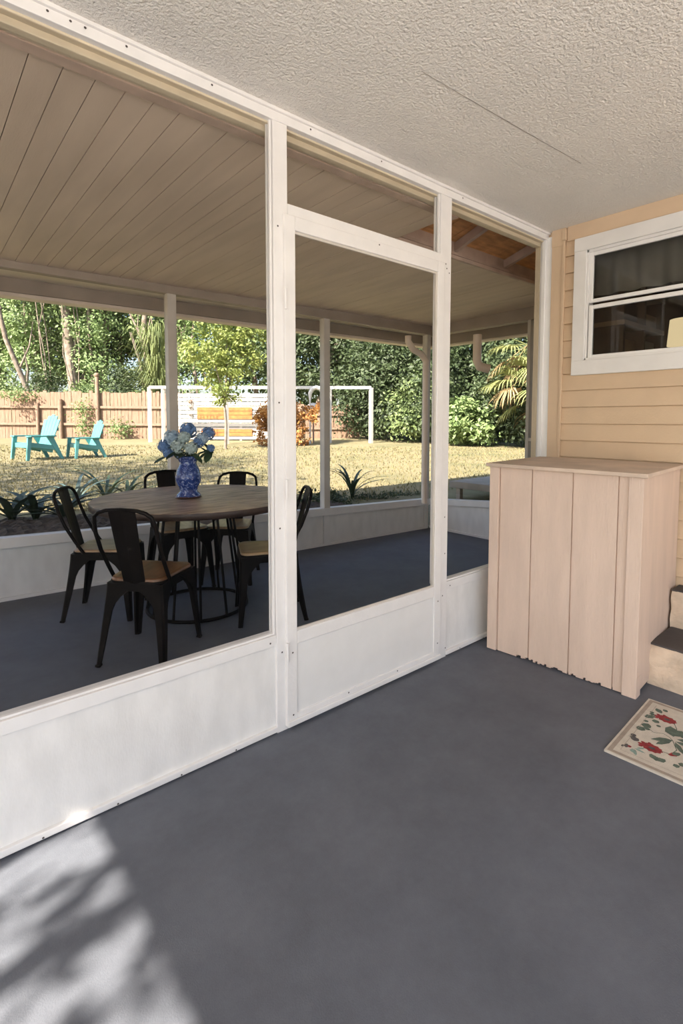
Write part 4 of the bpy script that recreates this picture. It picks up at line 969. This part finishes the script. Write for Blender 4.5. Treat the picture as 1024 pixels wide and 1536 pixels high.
for k in range(9):
    a = at(250 + k * 5.2, 18.3); b.tube([(a.x, a.y, ztop), (a.x + rr.uniform(-.1, .1), a.y, 1.6), (a.x + rr.uniform(-.15, .15), a.y, .75)], .009, 4)
for k in range(6):
    a = at(250, 18.3); c_ = at(292, 18.3); z = ztop - .15 - k * .25; b.tube([(a.x, a.y, z), ((a.x + c_.x) / 2, (a.y + c_.y) / 2, z - .08), (c_.x, c_.y, z)], .009, 4)
b.build('net', M['net'], gl)
# white arched pipe and a rounded white-and-orange thing hung by it
q = at(465, 17.6); ar = empty('arched_pipe', q); tag(ar, 'white curved pipe arching above the dried shrub near the goal', 'pipe'); b = MB()
pts = [q + Vector((0, 0, 0))] + [q + Vector((0, 0, 1.45))] + [q + rt0 * (.22 - .22 * math.cos(t)) + Vector((0, 0, 1.65 + .24 * math.sin(t))) for t in (.2, .8, 1.5, 2.2, 2.9)] + [q + rt0 * .44 + Vector((0, 0, 1.45))]
b.tube(pts, [.03, .03, .07, .075, .075, .075, .07, .05], 9); b.build('pipe', M['goalwhite'], ar)
q = at(470, 17.9); od = empty('yard_float', q + Vector((0, 0, 1.15))); tag(od, 'rounded white and orange object on a stake next to the curved white pipe', 'yard object'); b = MB(); c_ = q + Vector((0, 0, 1.18)); b.ball(c_, .26, 16, 10, 0, (1, 1, .75)); b.build('shell', M['goalwhite'], od)
b = MB(); b.ball(c_ + rt0 * .2 + Vector((0, 0, .05)), .19, 14, 8, 0, (1, 1, .9)); b.build('orange_end', M['orange'], od)
b = MB(); b.tube([q - Vector((0, 0, .1)), q + Vector((0, 0, 1.0))], .03, 7); b.build('stake', M['fencerail'], od)

# ------------------------------------------------------------------ teal adirondack chairs
def make_adirondack():
    o = empty('adirondack_chair', (0, 0, 0))      # local: x right, y forward
    b = MB()
    for k in range(7):
        t = k / 6; y = .34 - .62 * t; z = .36 - .14 * t; b.bar((-.27, y, z), (.27, y, z), .085, .022, (0, .22, 1))
    b.bar((-.26, .36, .33), (-.26, -.30, .19), .03, .09); b.bar((.26, .36, .33), (.26, -.30, .19), .03, .09); b.box(-.28, .28, .35, .385, .27, .37); b.build('seat', M['teal'], o, True, bevel=.006)
    b = MB(); d = Vector((0, -.42, 1)).normalized()
    for k in range(5):
        x = (k - 2) * .118; l = .83 - .035 * abs(k - 2) ** 1.8; f = 1.16
        a = Vector((x * .9, -.22, .22)); e = Vector((x * f, -.22, .22)) + d * l
        w0, w1 = .104, .128
        v = []
        for p_, w_ in ((a, w0), (e, w1)):
            for sx, sy in ((-1, -1), (1, -1), (1, 1), (-1, 1)): v.append(p_ + Vector((sx * w_ / 2, sy * .012, sy * .004)))
        b.hexa(v)
    for s_ in (.16, .48): c_ = Vector((0, -.25, .22)) + d * s_; b.bar(c_ + Vector((-.30, -.02, 0)), c_ + Vector((.30, -.02, 0)), .03, .07)
    b.build('backrest', M['teal'], o, True, bevel=.006)
    for s_ in (-1, 1):
        b = MB(); b.prism([(s_ * x, y) if s_ > 0 else (s_ * x, y) for x, y in ([(.25, .42), (.30, .45), (.40, .44), (.43, .38), (.40, .0), (.33, -.38), (.28, -.38), (.28, 0)] if s_ < 0 else [(.28, 0), (.28, -.38), (.33, -.38), (.40, .0), (.43, .38), (.40, .44), (.30, .45), (.25, .42)])], .50, .53)
        b.build('armrest', M['teal'], o, True, bevel=.008)
        b = MB(); b.hexa([(s_ * .34 - .025, .40, 0), (s_ * .34 + .025, .40, 0), (s_ * .34 + .025, .48, 0), (s_ * .34 - .025, .48, 0), (s_ * .32 - .03, .30, .50), (s_ * .32 + .03, .30, .50), (s_ * .32 + .03, .42, .50), (s_ * .32 - .03, .42, .50)]); b.build('leg', M['teal'], o, True, bevel=.006)
        b = MB(); b.hexa([(s_ * .31 - .025, -.58, 0), (s_ * .31 + .025, -.58, 0), (s_ * .31 + .025, -.49, 0), (s_ * .31 - .025, -.49, 0), (s_ * .29 - .025, -.30, .50), (s_ * .29 + .025, -.30, .50), (s_ * .29 + .025, -.12, .50), (s_ * .29 - .025, -.12, .50)]); b.build('leg', M['teal'], o, True, bevel=.006)
        b = MB(); b.bar((s_ * .31, .34, .34), (s_ * .30, -.32, .26), .03, .10); b.build('side_rail', M['teal'], o, True, bevel=.004)
    return o
ad = make_adirondack(); ad2 = copy_tree(ad)
base = math.atan2(rt0.y, rt0.x)
for o, px, d, hd, s, lb in ((ad, 54, 11.4, -2.15, 1.0, 'taller teal plastic garden chair with upright back on the lawn before the fence'), (ad2, 128, 12.0, -2.36, .88, 'lower, more reclined teal plastic garden chair on the lawn beside the taller one')):
    p = at(px, d); o.location = p; o.rotation_euler = (0, 0, base + hd - PI / 2 + 0); o.scale = (s, .76 * s, s); tag(o, lb, 'garden chair', 'teal garden chairs on the lawn')

# trees standing beside the house; their leaves dapple the porch floor and the lawn
ST = make_tree('shade_tree', [((0, 0, 3.95), (.75, 1.15, .75)), ((.3, -.5, 4.6), (.6, .7, .5)), ((-.5, .6, 3.4), (.6, .7, .5))], 1150, .095, M['leafA'], 71, [(-1.2, .3, -.1), (-1.1, .25, 1.5), (-.8, .1, 2.8), (-.2, 0, 3.8), (.1, -.1, 4.5)], .07, 70, .17)
ST.location = (-7.0, -1.35, -.12); tag(ST, 'small tree beside the porch whose leaves dapple its floor', 'tree')
S2 = make_tree('shade_tree', [((0, 0, 7.2), (2.2, 2.6, 1.3)), ((1.2, -1.8, 6.8), (1.6, 1.6, 1.0)), ((-1.0, 2.0, 7.6), (1.7, 1.8, 1.1)), ((.4, .3, 8.8), (1.6, 2.2, 1.0))], 2600, .26, M['leafA'], 73, wob(7, 8), .18, 60, .5)
S2.location = (-8.4, 5.6, .2); tag(S2, 'tree outside the frame shading the lawn before the teal chairs', 'tree')

# ------------------------------------------------------------------ light
SUN = Vector((-1, -.24, .95)).normalized()
sd = bpy.data.lights.new('sun', 'SUN'); so = bpy.data.objects.new('sun', sd); col.objects.link(so)
sd.energy = 12.0; sd.angle = math.radians(.6); sd.color = (1., .90, .77)
so.rotation_euler = SUN.to_track_quat('Z', 'Y').to_euler()
wd_ = bpy.data.worlds.new('world'); scene.world = wd_; wd_.use_nodes = True; nt = wd_.node_tree; nt.nodes.clear()
out = nt.nodes.new('ShaderNodeOutputWorld'); bg = nt.nodes.new('ShaderNodeBackground'); sky = nt.nodes.new('ShaderNodeTexSky')
sky.sky_type = 'NISHITA'; sky.sun_disc = False; sky.sun_elevation = math.asin(SUN.z); sky.sun_rotation = math.atan2(SUN.x, SUN.y); sky.dust_density = 2.5; sky.air_density = 1.0
bg.inputs['Strength'].default_value = .235
nt.links.new(sky.outputs['Color'], bg.inputs['Color']); nt.links.new(bg.outputs['Background'], out.inputs['Surface'])

scene.view_settings.view_transform = 'Standard'; scene.view_settings.look = 'None'; scene.view_settings.gamma = 1; scene.view_settings.use_curve_mapping = False
scene.view_settings.exposure = .86
cy = scene.cycles
cy.use_denoising = True; cy.max_bounces = 10; cy.diffuse_bounces = 5; cy.transparent_max_bounces = 24; cy.sample_clamp_indirect = 8; cy.caustics_reflective = False; cy.caustics_refractive = False
